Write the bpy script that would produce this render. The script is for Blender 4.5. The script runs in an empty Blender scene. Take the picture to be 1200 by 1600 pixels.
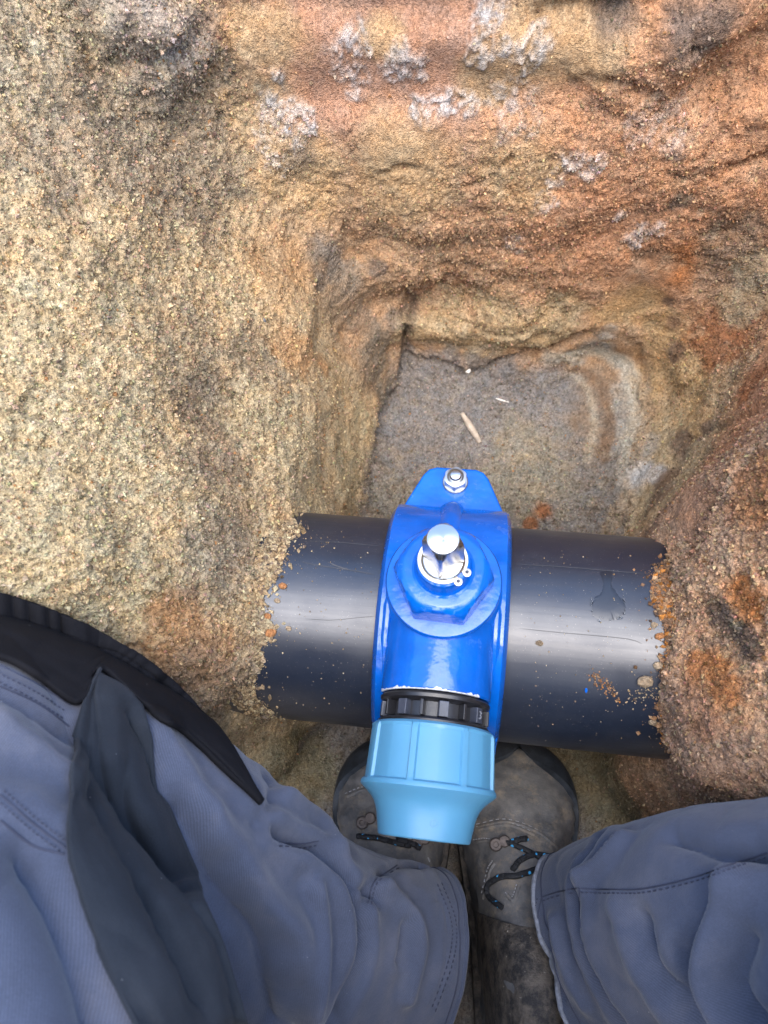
import bpy, bmesh, math, random
import numpy as np
from mathutils import Vector, Matrix
from mathutils.bvhtree import BVHTree

PI = math.pi
R = math.radians
scene = bpy.context.scene
col = scene.collection

# ------------------------------------------------------------------ camera
CAM = np.array([0.058, 0.0, 0.90]); PITCH = R(23.0); SIDE = R(4.8); FPX = 1155.0
CAM_R = Matrix.Rotation(PITCH, 3, 'X') @ Matrix.Rotation(SIDE, 3, 'Y')
cam_d = bpy.data.cameras.new('camera'); cam = bpy.data.objects.new('camera', cam_d); col.objects.link(cam)
cam.location = CAM; cam.rotation_euler = CAM_R.to_euler()
cam_d.sensor_fit = 'VERTICAL'; cam_d.sensor_height = 36.0; cam_d.sensor_width = 36.0
cam_d.lens = FPX * 36.0 / 1600.0
cam_d.clip_start = 0.01; cam_d.clip_end = 900
cam_d.dof.use_dof = True; cam_d.dof.focus_distance = 0.66; cam_d.dof.aperture_fstop = 9.0
scene.camera = cam

# ------------------------------------------------------------------ light
SUN_EL, SUN_AZ = R(68), R(172)          # azimuth: clockwise from +Y (forward)
world = bpy.data.worlds.new('World'); scene.world = world; world.use_nodes = True
wn = world.node_tree.nodes; wl = world.node_tree.links
bg = wn['Background']; sky = wn.new('ShaderNodeTexSky'); sky.sky_type = 'NISHITA'; sky.sun_disc = False
sky.sun_elevation = SUN_EL; sky.sun_rotation = SUN_AZ; sky.air_density = 1.0; sky.dust_density = 1.5; sky.ozone_density = 1.0
wl.new(sky.outputs[0], bg.inputs[0]); bg.inputs[1].default_value = 0.15
sun_d = bpy.data.lights.new('sun', 'SUN'); sun = bpy.data.objects.new('sun', sun_d); col.objects.link(sun)
sun_d.energy = 1.3; sun_d.angle = R(70); sun_d.color = (1.0, 0.95, 0.88)
sd = Vector((math.sin(SUN_AZ) * math.cos(SUN_EL), math.cos(SUN_AZ) * math.cos(SUN_EL), math.sin(SUN_EL)))
sun.rotation_euler = sd.to_track_quat('Z', 'Y').to_euler(); sun.location = (0, 0, 5)
vs = scene.view_settings; vs.view_transform = 'Standard'; vs.look = 'None'; vs.gamma = 1.0; vs.use_curve_mapping = False
vs.exposure = 2.42

# ------------------------------------------------------------------ helpers
rng = np.random.default_rng(11)
random.seed(5)

def ray(px, py):
    """World direction of the line of sight through a point of the 1200 x 1600 photograph."""
    a = (np.asarray(px, float) - 600) / FPX; b = (800 - np.asarray(py, float)) / FPX
    d = np.stack([a, b, -np.ones_like(a)], -1) @ np.array(CAM_R).T
    return d / np.linalg.norm(d, axis=-1, keepdims=True)

def project(p):
    q_ = (np.asarray(p) - CAM) @ np.array(CAM_R); return 600 - FPX * q_[..., 0] / q_[..., 2], 800 + FPX * q_[..., 1] / q_[..., 2]

def at_z(px, py, z):
    d = ray(px, py); t = (z - CAM[2]) / d[..., 2]
    return CAM + d * t

LAT = rng.random((64, 64, 64)).astype(np.float32)
def vnoise(p):
    i = np.floor(p).astype(np.int32); f = (p - i).astype(np.float32); f = f * f * (3 - 2 * f); i &= 63; j = (i + 1) & 63
    x0, y0, z0 = i[:, 0], i[:, 1], i[:, 2]; x1, y1, z1 = j[:, 0], j[:, 1], j[:, 2]
    fx, fy, fz = f[:, 0], f[:, 1], f[:, 2]
    a = LAT[x0, y0, z0] * (1 - fx) + LAT[x1, y0, z0] * fx
    b = LAT[x0, y1, z0] * (1 - fx) + LAT[x1, y1, z0] * fx
    c = LAT[x0, y0, z1] * (1 - fx) + LAT[x1, y0, z1] * fx
    d = LAT[x0, y1, z1] * (1 - fx) + LAT[x1, y1, z1] * fx
    a = a * (1 - fy) + b * fy; c = c * (1 - fy) + d * fy
    return (a * (1 - fz) + c * fz) * 2 - 1
ROT = np.array(Matrix.Rotation(0.9, 3, Vector((0.4, 0.7, 0.6)).normalized()))
def fbm(p, scale, octaves=3, gain=0.5, off=0.0):
    q = p / scale + off; s = 0; a = 1.0; tot = 0
    for _ in range(octaves):
        s = s + a * vnoise(q); tot += a; a *= gain; q = (q @ ROT) * 2.03 + 5.3
    return s / tot
def ridged(p, scale, octaves=3, off=0.0):
    q = p / scale + off; s = 0; a = 1.0; tot = 0
    for _ in range(octaves):
        s = s + a * (1 - 2 * np.abs(vnoise(q))); tot += a; a *= .55; q = (q @ ROT) * 2.1 + 3.7
    return s / tot
def worley(p, scale, seed=0):
    q = p / scale; i = np.floor(q).astype(np.int32); best = np.full(len(p), 9.0, np.float32)
    for dx in (-1, 0, 1):
        for dy in (-1, 0, 1):
            for dz in (-1, 0, 1):
                c = i + np.array([dx, dy, dz]); k = c & 63
                jit = np.stack([LAT[k[:, (0 + seed) % 3], k[:, 1 - seed % 2], k[:, 2]], LAT[k[:, 1], k[:, 2], k[:, 0]], LAT[k[:, 2], k[:, 0], k[:, 1]]], -1)
                d = ((c + jit - q) ** 2).sum(1); best = np.minimum(best, d)
    return np.sqrt(best)
def sstep(a, b, x):
    t = np.clip((x - a) / (b - a), 0, 1); return t * t * (3 - 2 * t)
def smin(a, b, k):
    h = np.clip(.5 + .5 * (b - a) / k, 0, 1); return b * (1 - h) + a * h - k * h * (1 - h)
def lin(r, g, b):
    f = lambda c: (c / 255 / 12.92) if c / 255 <= .04045 else ((c / 255 + .055) / 1.055) ** 2.4
    return np.array([f(r), f(g), f(b)])
def seg_dist(p, poly):
    best = np.full(len(p), 1e9)
    for a, b in zip(poly[:-1], poly[1:]):
        ab = b - a; t = np.clip(((p - a) @ ab) / max(ab @ ab, 1e-12), 0, 1)
        best = np.minimum(best, ((p - a - t[:, None] * ab) ** 2).sum(1))
    return np.sqrt(best)

def mesh_obj(name, verts, faces, mat, parent=None, smooth=True, attrs=None):
    me = bpy.data.meshes.new(name)
    verts = np.asarray(verts, np.float32); faces = np.asarray(faces, np.int32)
    k = faces.shape[1]
    me.vertices.add(len(verts)); me.vertices.foreach_set('co', verts.ravel())
    me.loops.add(faces.size); me.loops.foreach_set('vertex_index', faces.ravel())
    me.polygons.add(len(faces)); me.polygons.foreach_set('loop_start', np.arange(0, faces.size, k, dtype=np.int32))
    me.polygons.foreach_set('use_smooth', np.full(len(faces), smooth))
    me.update(calc_edges=True); me.validate()
    for an, av in (attrs or {}).items():
        at = me.color_attributes.new(an, 'FLOAT_COLOR', 'POINT')
        c4 = np.ones((len(verts), 4), np.float32); c4[:, :3] = av; at.data.foreach_set('color', c4.ravel())
    me.materials.append(mat)
    o = bpy.data.objects.new(name, me); col.objects.link(o)
    if parent: o.parent = parent
    return o

def bm_obj(name, bm, mat, parent=None, smooth=True, sharp=35, bevel=0):
    bmesh.ops.recalc_face_normals(bm, faces=bm.faces)
    me = bpy.data.meshes.new(name); bm.to_mesh(me); bm.free()
    me.polygons.foreach_set('use_smooth', [smooth] * len(me.polygons))
    if smooth and sharp: me.set_sharp_from_angle(angle=R(sharp))
    me.materials.append(mat)
    o = bpy.data.objects.new(name, me); col.objects.link(o)
    if parent: o.parent = parent
    if bevel:
        m = o.modifiers.new('bevel', 'BEVEL'); m.width = bevel; m.segments = 2; m.limit_method = 'ANGLE'; m.angle_limit = R(35)
        m.harden_normals = True
    return o

def rings(bm, ringlist, close=False, cap0=False, cap1=False):
    """Loft through rings (lists of points, closed loops)."""
    vs_ = [[bm.verts.new(p) for p in r] for r in ringlist]
    n = len(vs_[0]); m = len(vs_)
    for i in range(m if close else m - 1):
        a, b = vs_[i], vs_[(i + 1) % m]
        for j in range(n):
            bm.faces.new((a[j], a[(j + 1) % n], b[(j + 1) % n], b[j]))
    if cap0: bm.faces.new(vs_[0][::-1])
    if cap1: bm.faces.new(vs_[-1])
    return bm

def lathe(bm, prof, seg=48, axis='z', origin=(0, 0, 0), rfun=None, cap0=True, cap1=True):
    """prof: (radius, height) pairs turned about an axis; rfun(angle, radius, index) may shape the radius."""
    ox, oy, oz = origin; rl = []
    for k, (r, h) in enumerate(prof):
        ring = []
        for j in range(seg):
            a = 2 * PI * j / seg; rr = rfun(a, r, k) if rfun else r
            if axis == 'z': ring.append((ox + rr * math.cos(a), oy + rr * math.sin(a), oz + h))
            elif axis == 'y': ring.append((ox + rr * math.sin(a), oy + h, oz + rr * math.cos(a)))
            else: ring.append((ox + h, oy + rr * math.cos(a), oz + rr * math.sin(a)))
        rl.append(ring)
    return rings(bm, rl, cap0=cap0, cap1=cap1)

def box(bm, c, s, rot=None):
    m = Matrix.Translation(c) @ (rot.to_4x4() if rot else Matrix()) @ Matrix.Diagonal((s[0], s[1], s[2], 1))
    bmesh.ops.create_cube(bm, size=1, matrix=m)

def tube(bm, pts, rad, seg=8, caps=True):
    pts = [Vector(p) for p in pts]; n = len(pts); up = Vector((0.13, 0.21, 0.97)).normalized(); rl = []
    for i, p in enumerate(pts):
        d = (pts[min(i + 1, n - 1)] - pts[max(i - 1, 0)]).normalized()
        x = d.cross(up)
        if x.length < 1e-4: x = d.orthogonal()
        x.normalize(); y = x.cross(d).normalized(); r = rad[i] if hasattr(rad, '__len__') else rad
        rl.append([p + (x * math.cos(a) + y * math.sin(a)) * r for a in (2 * PI * j / seg for j in range(seg))])
    return rings(bm, rl, cap0=caps, cap1=caps)

def spline(pts, n):
    """Catmull-Rom through the points, n samples."""
    P = np.asarray(pts, float); P = np.vstack([2 * P[0] - P[1], P, 2 * P[-1] - P[-2]]); m = len(P) - 3
    t = np.linspace(0, m - 1e-9, n); i = np.floor(t).astype(int); f = (t - i)[:, None]
    a, b, c, d = P[i], P[i + 1], P[i + 2], P[i + 3]
    return .5 * (2 * b + (c - a) * f + (2 * a - 5 * b + 4 * c - d) * f ** 2 + (3 * b - a - 3 * c + d) * f ** 3)

def empty(name, loc=(0, 0, 0), rz=0):
    o = bpy.data.objects.new(name, None); col.objects.link(o); o.location = loc; o.rotation_euler = (0, 0, rz); o.empty_display_size = .05
    return o
def tag(o, label=None, cat=None, group=None, kind=None):
    for k, v in (('label', label), ('category', cat), ('group', group), ('kind', kind)):
        if v: o[k] = v
    return o

# ------------------------------------------------------------------ materials
class M:
    def __init__(s, name, base=(.5, .5, .5), rough=.5, metal=0.0, **kw):
        s.m = bpy.data.materials.new(name); s.m.use_nodes = True; s.nt = s.m.node_tree; s.n = s.nt.nodes; s.l = s.nt.links
        s.b = s.n['Principled BSDF']; s.set('Base Color', (*base, 1)); s.set('Roughness', rough); s.set('Metallic', metal)
        for k, v in kw.items(): s.set(k.replace('_', ' '), v)
        s.tc = s.n.new('ShaderNodeTexCoord')
    def set(s, k, v): s.b.inputs[k].default_value = v
    def noise(s, scale, detail=4, rough=.55, co='Object', stretch=None, dist=0):
        t = s.n.new('ShaderNodeTexNoise'); t.inputs['Scale'].default_value = scale; t.inputs['Detail'].default_value = detail
        t.inputs['Roughness'].default_value = rough; t.inputs['Distortion'].default_value = dist
        s._co(t, co, stretch); return t.outputs['Fac']
    def _co(s, t, co, stretch):
        o = s.tc.outputs[co]
        if stretch is not None:
            mp = s.n.new('ShaderNodeMapping'); s.l.new(o, mp.inputs[0]); mp.inputs['Scale'].default_value = stretch; o = mp.outputs[0]
        s.l.new(o, t.inputs['Vector'])
    def voronoi(s, scale, out='Distance', feature='F1', co='Object', stretch=None, rnd=1):
        t = s.n.new('ShaderNodeTexVoronoi'); t.feature = feature; t.inputs['Scale'].default_value = scale; t.inputs['Randomness'].default_value = rnd
        s._co(t, co, stretch); return t.outputs[out]
    def ramp(s, fac, stops):
        r = s.n.new('ShaderNodeValToRGB'); e = r.color_ramp.elements
        while len(e) < len(stops): e.new(.5)
        for k, (p, c) in enumerate(stops):
            e[k].position = p; e[k].color = (c, c, c, 1) if not hasattr(c, '__len__') else (*c, 1)
        s.l.new(fac, r.inputs[0]); return r.outputs[0]
    def mix(s, a, b, fac, mode='MIX'):
        m = s.n.new('ShaderNodeMix'); m.data_type = 'RGBA'; m.blend_type = mode
        for sock, v in ((m.inputs[0], fac), (m.inputs[6], a), (m.inputs[7], b)):
            if hasattr(v, 'is_linked'): s.l.new(v, sock)
            elif hasattr(v, '__len__'): sock.default_value = (*v, 1)
            else: sock.default_value = v if sock.type == 'VALUE' else (v, v, v, 1)
        return m.outputs[2]
    def math(s, op, a, b=0.0):
        m = s.n.new('ShaderNodeMath'); m.operation = op
        for sock, v in ((m.inputs[0], a), (m.inputs[1], b)):
            if hasattr(v, 'is_linked'): s.l.new(v, sock)
            else: sock.default_value = v
        return m.outputs[0]
    def attr(s, name):
        a = s.n.new('ShaderNodeAttribute'); a.attribute_name = name; return a.outputs['Color']
    def base(s, c): s.l.new(c, s.b.inputs['Base Color']); return s
    def rough(s, c): s.l.new(c, s.b.inputs['Roughness']); return s
    def bump(s, h, strength=.3, dist=.001):
        b = s.n.new('ShaderNodeBump'); b.inputs['Strength'].default_value = strength; b.inputs['Distance'].default_value = dist
        s.l.new(h, b.inputs['Height'])
        prev = s.b.inputs['Normal'].links
        if prev: s.l.new(prev[0].from_socket, b.inputs['Normal'])
        s.l.new(b.outputs[0], s.b.inputs['Normal']); return s

def soil_material(name, grain=1.0):
    s = M(name, rough=.95); s.set('Specular IOR Level', .18)
    c = s.attr('Col')
    g1 = s.voronoi(430, 'Color'); bw = s.n.new('ShaderNodeRGBToBW'); s.l.new(g1, bw.inputs[0])
    k = s.ramp(bw.outputs[0], [(0.12, .62), (.5, 1.0), (.9, 1.35)])
    c = s.mix(c, k, .8 * grain, 'MULTIPLY')
    n = s.noise(900, 3, .7); k2 = s.ramp(n, [(.3, .68), (.5, 1.0), (.72, 1.3)]); c = s.mix(c, k2, .8 * grain, 'MULTIPLY')
    hue = s.noise(55, 4, .65); c = s.mix(c, s.mix((1.08, .97, .86), (.93, 1.0, 1.08), s.ramp(hue, [(.35, 0.0), (.65, 1.0)])), .8, 'MULTIPLY')
    s.base(c)
    s.bump(s.noise(260, 6, .75), .8, .005); s.bump(s.voronoi(620), .6, .0018)
    return s.m

MAT = {}
MAT['soil'] = soil_material('soil')
MAT['crumb'] = soil_material('crumb', .8)
def simple(key, base, rough, metal=0, nscale=60, namp=.15, bump=.0, bscale=200, **kw):
    s = M(key, base, rough, metal, **kw)
    b = np.array(base); n = s.noise(nscale, 4, .6)
    s.base(s.mix(tuple(b * (1 - namp)), tuple(np.minimum(b * (1 + namp), 1)), s.ramp(n, [(.3, 0.0), (.7, 1.0)])))
    if bump: s.bump(s.noise(bscale, 4, .6), bump, .001)
    MAT[key] = s.m; return s

# black polyethylene of the main pipe: satin, faint scuffs along it, dusty specks
s = M('pipe', (.012, .0145, .02), .34)
d1 = s.noise(900, 2, .5); spk = s.ramp(d1, [(.70, 0.0), (.76, 1.0)])
d2 = s.ramp(s.noise(26, 5, .7), [(.42, 0.0), (.75, 1.0)])
dust = s.math('MULTIPLY', spk, .75)
film = s.math('MULTIPLY', d2, .025)
s.base(s.mix((.010, .0145, .026), (.30, .27, .22), s.math('MAXIMUM', dust, film)))
scr = s.noise(40, 5, .7, stretch=(.12, 6, 6))
s.rough(s.ramp(s.mix(scr, s.noise(30, 3), .5), [(.35, .29), (.7, .46)])); s.bump(scr, .10, .0006); s.set('Specular IOR Level', .82)
MAT['pipe'] = s.m
# fusion-bonded blue epoxy on a casting: glossy with a slight orange-peel
s = M('blue_coat', (.002, .12, .72), .17); s.set('Coat Weight', .12); s.set('Coat Roughness', .06)
n = s.noise(45, 3); s.base(s.mix((.0004, .076, .36), (.0012, .096, .45), s.ramp(n, [(.35, 0.0), (.65, 1.0)])))
dz = s.ramp(s.noise(38, 6, .75), [(.60, 0.0), (.78, .35)]); pb = s.b.inputs['Base Color'].links[0].from_socket; s.base(s.mix(pb, (.16, .19, .26), dz))
s.rough(s.ramp(s.noise(38, 6, .75), [(.5, .15), (.75, .42)])); s.bump(s.noise(55, 3, .5), .40, .0022); s.bump(s.noise(300, 3, .5), .12, .0008)
MAT['blue'] = s.m
s = simple('cap_blue', (.070, .225, .36), .42, nscale=30, namp=.05, bump=.06, bscale=120); s.set('Subsurface Weight', .05)
simple('collar', (.012, .012, .014), .32, nscale=60, namp=.3, bump=.15, bscale=150)
simple('collar_face', (.035, .04, .055), .30, nscale=60, namp=.3, bump=.1, bscale=150)
simple('steel', (.50, .50, .49), .26, 1, nscale=200, namp=.06, bump=.03, bscale=400)
simple('zinc', (.42, .44, .45), .33, 1, nscale=150, namp=.12, bump=.06, bscale=300)
simple('clip', (.60, .56, .48), .40, .8, nscale=150, namp=.08)
simple('chip', (.45, .46, .48), .6, nscale=500, namp=.35)
simple('dark_hole', (.02, .025, .05), .5)
simple('grey_text', (.16, .17, .19), .5)
simple('wood', (.34, .28, .22), .85, nscale=120, namp=.35, bump=.6, bscale=200)
simple('pebble', (.62, .58, .52), .6, nscale=200, namp=.1, bump=.2)
# wet patch on the pipe
s = M('water', (.9, .95, 1.0), .03, 0); s.set('Transmission Weight', 1.0); s.set('IOR', 1.33); MAT['water'] = s.m
s = M('wet', (.008, .011, .018), .33); s.set('Specular IOR Level', .72); MAT['wet'] = s.m

def cloth(key, base, tw=True, dirt=.25, sheen=.2):
    s = M(key, base, .88); s.set('Sheen Weight', sheen); s.set('Sheen Roughness', .5); s.set('Specular IOR Level', .2)
    b = np.array(base); n = s.noise(18, 5, .65)
    c = s.mix(tuple(b * .82), tuple(b * 1.15), s.ramp(n, [(.3, 0.0), (.7, 1.0)]))
    f = s.noise(1200, 2, .6); c = s.mix(c, s.ramp(f, [(.3, .8), (.7, 1.18)]), .8, 'MULTIPLY')
    dz = s.ramp(s.noise(9, 5, .7), [(.5, 0.0), (.75, 1.0)]); c = s.mix(c, (.20, .17, .14), s.math('MULTIPLY', dz, dirt))
    lint = s.ramp(s.noise(420, 2, .4), [(.80, 0.0), (.83, 1.0)]); c = s.mix(c, (.5, .5, .52), s.math('MULTIPLY', lint, .8))
    s.base(c)
    if tw:
        w = s.n.new('ShaderNodeTexWave'); w.inputs['Scale'].default_value = 1.0; w.inputs['Distortion'].default_value = .8; w.inputs['Detail'].default_value = 2
        w.bands_direction = 'DIAGONAL'; s.l.new(s.attr('Weave'), w.inputs['Vector']); s.bump(w.outputs['Fac'], .2, .0005); s.base(s.mix(c, s.ramp(w.outputs['Fac'], [(.1, .86), (.9, 1.13)]), 1.0, 'MULTIPLY'))
    s.bump(s.noise(700, 3, .6), .35, .0009); s.bump(s.noise(30, 4, .6), .25, .004)
    MAT[key] = s.m; return s
cloth('twill', (.060, .071, .106))
cloth('pad_black', (.0042, .0042, .006), False, .008, .0)
cloth('panel_grey', (.015, .019, .026), False, .03, .04)
simple('thread', (.03, .035, .06), .8)
simple('hem_frayed', (.17, .18, .21), .9, nscale=200, namp=.4, bump=.6, bscale=500)
s = simple('leather', (.085, .085, .088), .62, nscale=40, namp=.35, bump=.35, bscale=220)
s = M('boot_leather', rough=.66); c = s.mix((.060, .062, .067), (.165, .155, .145), s.ramp(s.noise(28, 6, .7), [(.35, 0.0), (.68, 1.0)]))
c = s.mix(c, (.27, .215, .15), s.ramp(s.noise(45, 6, .8), [(.50, 0.0), (.72, .8)])); s.base(c); s.bump(s.noise(60, 5, .6), .5, .004); s.bump(s.noise(500, 3, .6), .2, .001); MAT['leather'] = s.m
s = M('boot_rubber', rough=.55); c = s.mix((.012, .016, .022), (.05, .06, .075), s.ramp(s.noise(30, 6, .7), [(.4, 0.0), (.7, 1.0)]))
c = s.mix(c, (.26, .22, .17), s.ramp(s.noise(110, 5, .75), [(.64, 0.0), (.78, .8)])); s.base(c); s.bump(s.noise(200, 4, .6), .3, .002); MAT['rubber'] = s.m
s = M('muddy_rubber', rough=.7); c = s.mix((.018, .016, .016), (.11, .09, .07), s.ramp(s.noise(60, 6, .75), [(.42, 0.0), (.62, 1.0)]))
c = s.mix(c, (.42, .38, .32), s.ramp(s.noise(260, 4, .6), [(.68, 0.0), (.74, 1.0)])); s.base(c); s.bump(s.noise(150, 5, .7), .8, .004); MAT['mud'] = s.m
simple('eyelet', (.09, .075, .07), .6, .6, nscale=300, namp=.3)
simple('stitch', (.30, .30, .31), .8)
simple('skin', (.55, .36, .27), .6); simple('hair', (.05, .035, .025), .7)
s = M('lace', rough=.75); wv = s.n.new('ShaderNodeTexVoronoi'); wv.inputs['Scale'].default_value = 150; s._co(wv, 'Object', None)
s.base(s.mix((.010, .011, .014), (.05, .38, .75), s.ramp(wv.outputs['Distance'], [(.20, 1.0), (.26, 0.0)]))); s.bump(s.noise(900, 2), .5, .001); MAT['lace'] = s.m
s = M('turf', rough=.9); s.base(s.mix((.05, .07, .025), (.16, .13, .08), s.ramp(s.noise(4, 6, .7), [(.4, 0.0), (.62, 1.0)]))); s.bump(s.noise(40, 6, .7), .8, .03); MAT['ground'] = s.m

# ------------------------------------------------------------------ the pit
AX_Z, AX_Y, SAD_X = 0.20, 0.173, 0.056       # pipe axis height, its place, the saddle's place along it
YAW = R(-4.5); PR = 0.100                    # pipe radius
RIM = 0.63
PA = np.array([SAD_X, AX_Y + .004, AX_Z]); PDIR = np.array([math.cos(YAW), math.sin(YAW), 0]); PNRM = np.array([-math.sin(YAW), math.cos(YAW), 0])

def lut(x, xs, ys): return np.interp(x, xs, ys)
def soil_f(p, detail=True):
    """Distance-like function: positive in the air of the pit, zero at the soil."""
    x, y, z = p[:, 0], p[:, 1], p[:, 2]
    if detail:
        n1 = fbm(p, .17, 2); n2 = fbm(p, .06, 2, off=9.1)
    else: n1 = n2 = 0
    zc = np.clip(z, 0, RIM)
    fl = z - lut(y, [-.3, .05, .3, .6], [-.01, 0.0, .012, .03]) - .004 * n2
    # far face: stands nearly upright, built of uneven courses that overhang a little
    strat = (zc + .02 * n1 + .10 * (x - .1) * np.where(x > .1, 1, .3)) / .085
    saw = strat - np.floor(strat); led = sstep(0, .72, saw) * sstep(1, .74, saw) * .016 * np.clip(.45 + 1.3 * n1, 0, 1) * sstep(.02, .12, zc) * sstep(-.30, .05, x)
    bk = (.595 + .10 * zc + .015 * n1 + .006 * n2 - led - y)
    # left bank
    xl0 = lut(y, [-.5, -.15, 0, .12, .18, .24, .30, .42, .54, .62], [-.52, -.36, -.18, -.062, -.034, -.042, -.048, -.040, -.022, .006])
    lean_lo = lut(y, [0, .2, .3, .5, .62], [.20, .20, .15, .20, .26]); lean_hi = lut(y, [0, .2, .5, .62], [1.2, .95, .66, .6])
    xl = xl0 - lean_lo * np.minimum(zc, .27) - lean_hi * np.maximum(zc - .27, 0)
    lf = (x - xl + .016 * n1 + .010 * n2) * .80
    # right bank: an upright block beside the pipe, a scooped hollow behind it
    xr0 = lut(y, [-.5, -.15, -.02, .05, .16, .27, .30, .36, .5], [.70, .50, .29, .234, .224, .234, .250, .280, .312])
    lr = lut(y, [0, .25, .36, .5], [.10, .07, .22, .42]); lr2 = lut(y, [0, .25, .36, .5], [.55, .30, .35, .5])
    under = -.0 * sstep(.09, .0, zc) * sstep(.14, .0, y)
    xr = xr0 + lr * np.minimum(zc, .30) + lr2 * np.maximum(zc - .30, 0) - under
    rt = (xr - x + .010 * n1 + .007 * n2) * .85
    fr = y + 1.05
    f = smin(fl, bk, .035); f = smin(f, lf, .026); f = smin(f, smin(rt, bk, .13), .028 + .08 * sstep(.25, .4, y)); f = np.minimum(f, fr)
    return f

def march(o, d, steps=44, t=None):
    t = np.zeros(len(d)) if t is None else t
    for k in range(steps):
        t = t + np.clip(soil_f(o + d * t[:, None], k >= steps - 10), -.05, .25) * .85
        t = np.minimum(t, 2.6)
    return o + d * t[:, None]

def on_soil(px, py):
    d = np.atleast_2d(ray(px, py)); return march(np.repeat(CAM[None], len(d), 0), d, 44)

N = 860
P0 = np.array([0.05, 0.16, 0.52])
axis = Vector((-.02, .42, -.62)).normalized()
q = Vector((0, 0, -1)).rotation_difference(axis)
uu = np.linspace(-1, 1, N); uu = 2.05 * (0.60 * uu + .40 * uu ** 3)
U, V = np.meshgrid(uu, uu, indexing='xy'); rho = np.sqrt(U ** 2 + V ** 2) + 1e-9
th = np.minimum(rho, 2.75); dl = np.stack([np.sin(th) * U / rho, np.sin(th) * V / rho, -np.cos(th)], -1).reshape(-1, 3)
dirs = dl @ np.array(q.to_matrix()).T
# a coarse grid finds the surface first, the full grid then settles on its detail
K = 5; cg = dirs.reshape(N, N, 3)[::K, ::K]; nc = cg.shape[0]; cd = cg.reshape(-1, 3); t0 = np.linalg.norm(march(np.repeat(P0[None], len(cd), 0), cd, 44) - P0, axis=1).reshape(nc, nc)
gi_ = np.clip(np.arange(N) / K, 0, nc - 1.001); g0 = gi_.astype(int); gf_ = gi_ - g0
t1 = t0[g0] * (1 - gf_)[:, None] + t0[g0 + 1] * gf_[:, None]; t1 = t1[:, g0] * (1 - gf_)[None] + t1[:, g0 + 1] * gf_[None]
dirs = dirs.astype(np.float32); base = march(P0.astype(np.float32)[None], dirs, 8, t1.ravel().astype(np.float32)).astype(np.float32)

def grid_normals(p):
    g = p.reshape(N, N, 3); du = np.gradient(g, axis=1); dv = np.gradient(g, axis=0)
    n = np.cross(dv, du).reshape(-1, 3); n /= np.linalg.norm(n, axis=1, keepdims=True) + 1e-12
    s_ = np.sign(((P0 - p) * n).sum(1, keepdims=True)); s_[s_ == 0] = 1
    return n * s_

# crumbliness of the soil: loose and granular on the left bank and round the pipe's right end, trowelled smooth in the far face
def near(p, lo, hi, m):
    return np.nonzero((p[:, 0] > lo[0] - m) & (p[:, 0] < hi[0] + m) & (p[:, 1] > lo[1] - m) & (p[:, 1] < hi[1] + m) & (p[:, 2] > lo[2] - m) & (p[:, 2] < hi[2] + m))[0]
def patch(p, blobs, warp=None):
    """0..1 weight of a set of rounded patches (photo point, radius in metres)."""
    w = np.zeros(len(p)); wz = warp if warp is not None else 0
    cs = on_soil([b[0] for b in blobs], [b[1] for b in blobs])
    for c, (px, py, r, *st) in zip(cs, blobs):
        ix = near(p, c, c, 2.4 * r); d = np.linalg.norm(p[ix] - c, axis=1) / r
        w[ix] = np.maximum(w[ix], (st[0] if st else 1.0) * sstep(1.25, .55, d + (wz[ix] if warp is not None else 0)))
    return w
nA = fbm(base, .05, 4, .6, off=2.2); nB = fbm(base, .02, 4, .6, off=7.7); nC = fbm(base, .11, 3, .55, off=4.4)
loose = patch(base, [(60, 560, .20), (100, 300, .16), (200, 120, .14), (250, 480, .16), (150, 800, .16), (330, 900, .12), (400, 860, .05), (330, 700, .10, .8), (60, 80, .13),
                     (1130, 920, .10), (1180, 800, .08), (1060, 900, .05), (1110, 1120, .07, .6), (1090, 1220, .05, .6), (1120, 760, .06, .7), (1000, 230, .10, .6), (1120, 380, .10, .6), (1150, 560, .09, .7), (780, 420, .12, .75), (700, 330, .1, .5), (330, 330, .12, .5), (800, 780, .10, .45)], nA * .5)
crystal_blobs = [(548, 70, .022), (550, 110, .018), (548, 145, .014), (632, 98, .026), (618, 112, .014), (690, 155, .024), (660, 165, .018), (720, 165, .02), (755, 50, .024), (770, 20, .02), (750, 85, .016),
                 (828, 72, .026), (445, 190, .030), (410, 215, .02), (425, 240, .02), (480, 190, .016), (432, 112, .010), (905, 250, .03), (930, 240, .02), (870, 275, .018), (800, 160, .03, .6), (815, 200, .03, .6), (1010, 185, .035, .55),
                 (1060, 200, .03, .5), (855, 310, .015, .7), (1000, 365, .022, .9), (1030, 355, .015, .8), (970, 330, .014, .7), (805, 375, .02, .7), (790, 70, .014), (660, 120, .01)]
crystal = patch(base, [(a_, b_, r_ * .72, *st_) for a_, b_, r_, *st_ in crystal_blobs], nB * 1.2 + nA * .6) * sstep(-.45, .35, fbm(base, .006, 3, .7, off=12.))
smooth_w = patch(base, [(480, 80, .07), (680, 60, .09), (640, 200, .06, .7), (600, 240, .04, .6), (930, 640, .055), (960, 560, .05), (1010, 450, .05), (1000, 760, .035), (1070, 800, .03), (1130, 120, .05, .4), (880, 90, .05, .7)], nA * .5)
floor_w = sstep(.09, .05, base[:, 2]) * sstep(.20, .28, base[:, 1]); loose = np.maximum(loose, floor_w * (.35 + .5 * sstep(.50, .36, base[:, 1])))
rough_k = np.clip(.50 + .75 * loose - .55 * smooth_w, .05, 1.2)

nrm = grid_normals(base); disp = np.zeros(len(base))
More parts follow.
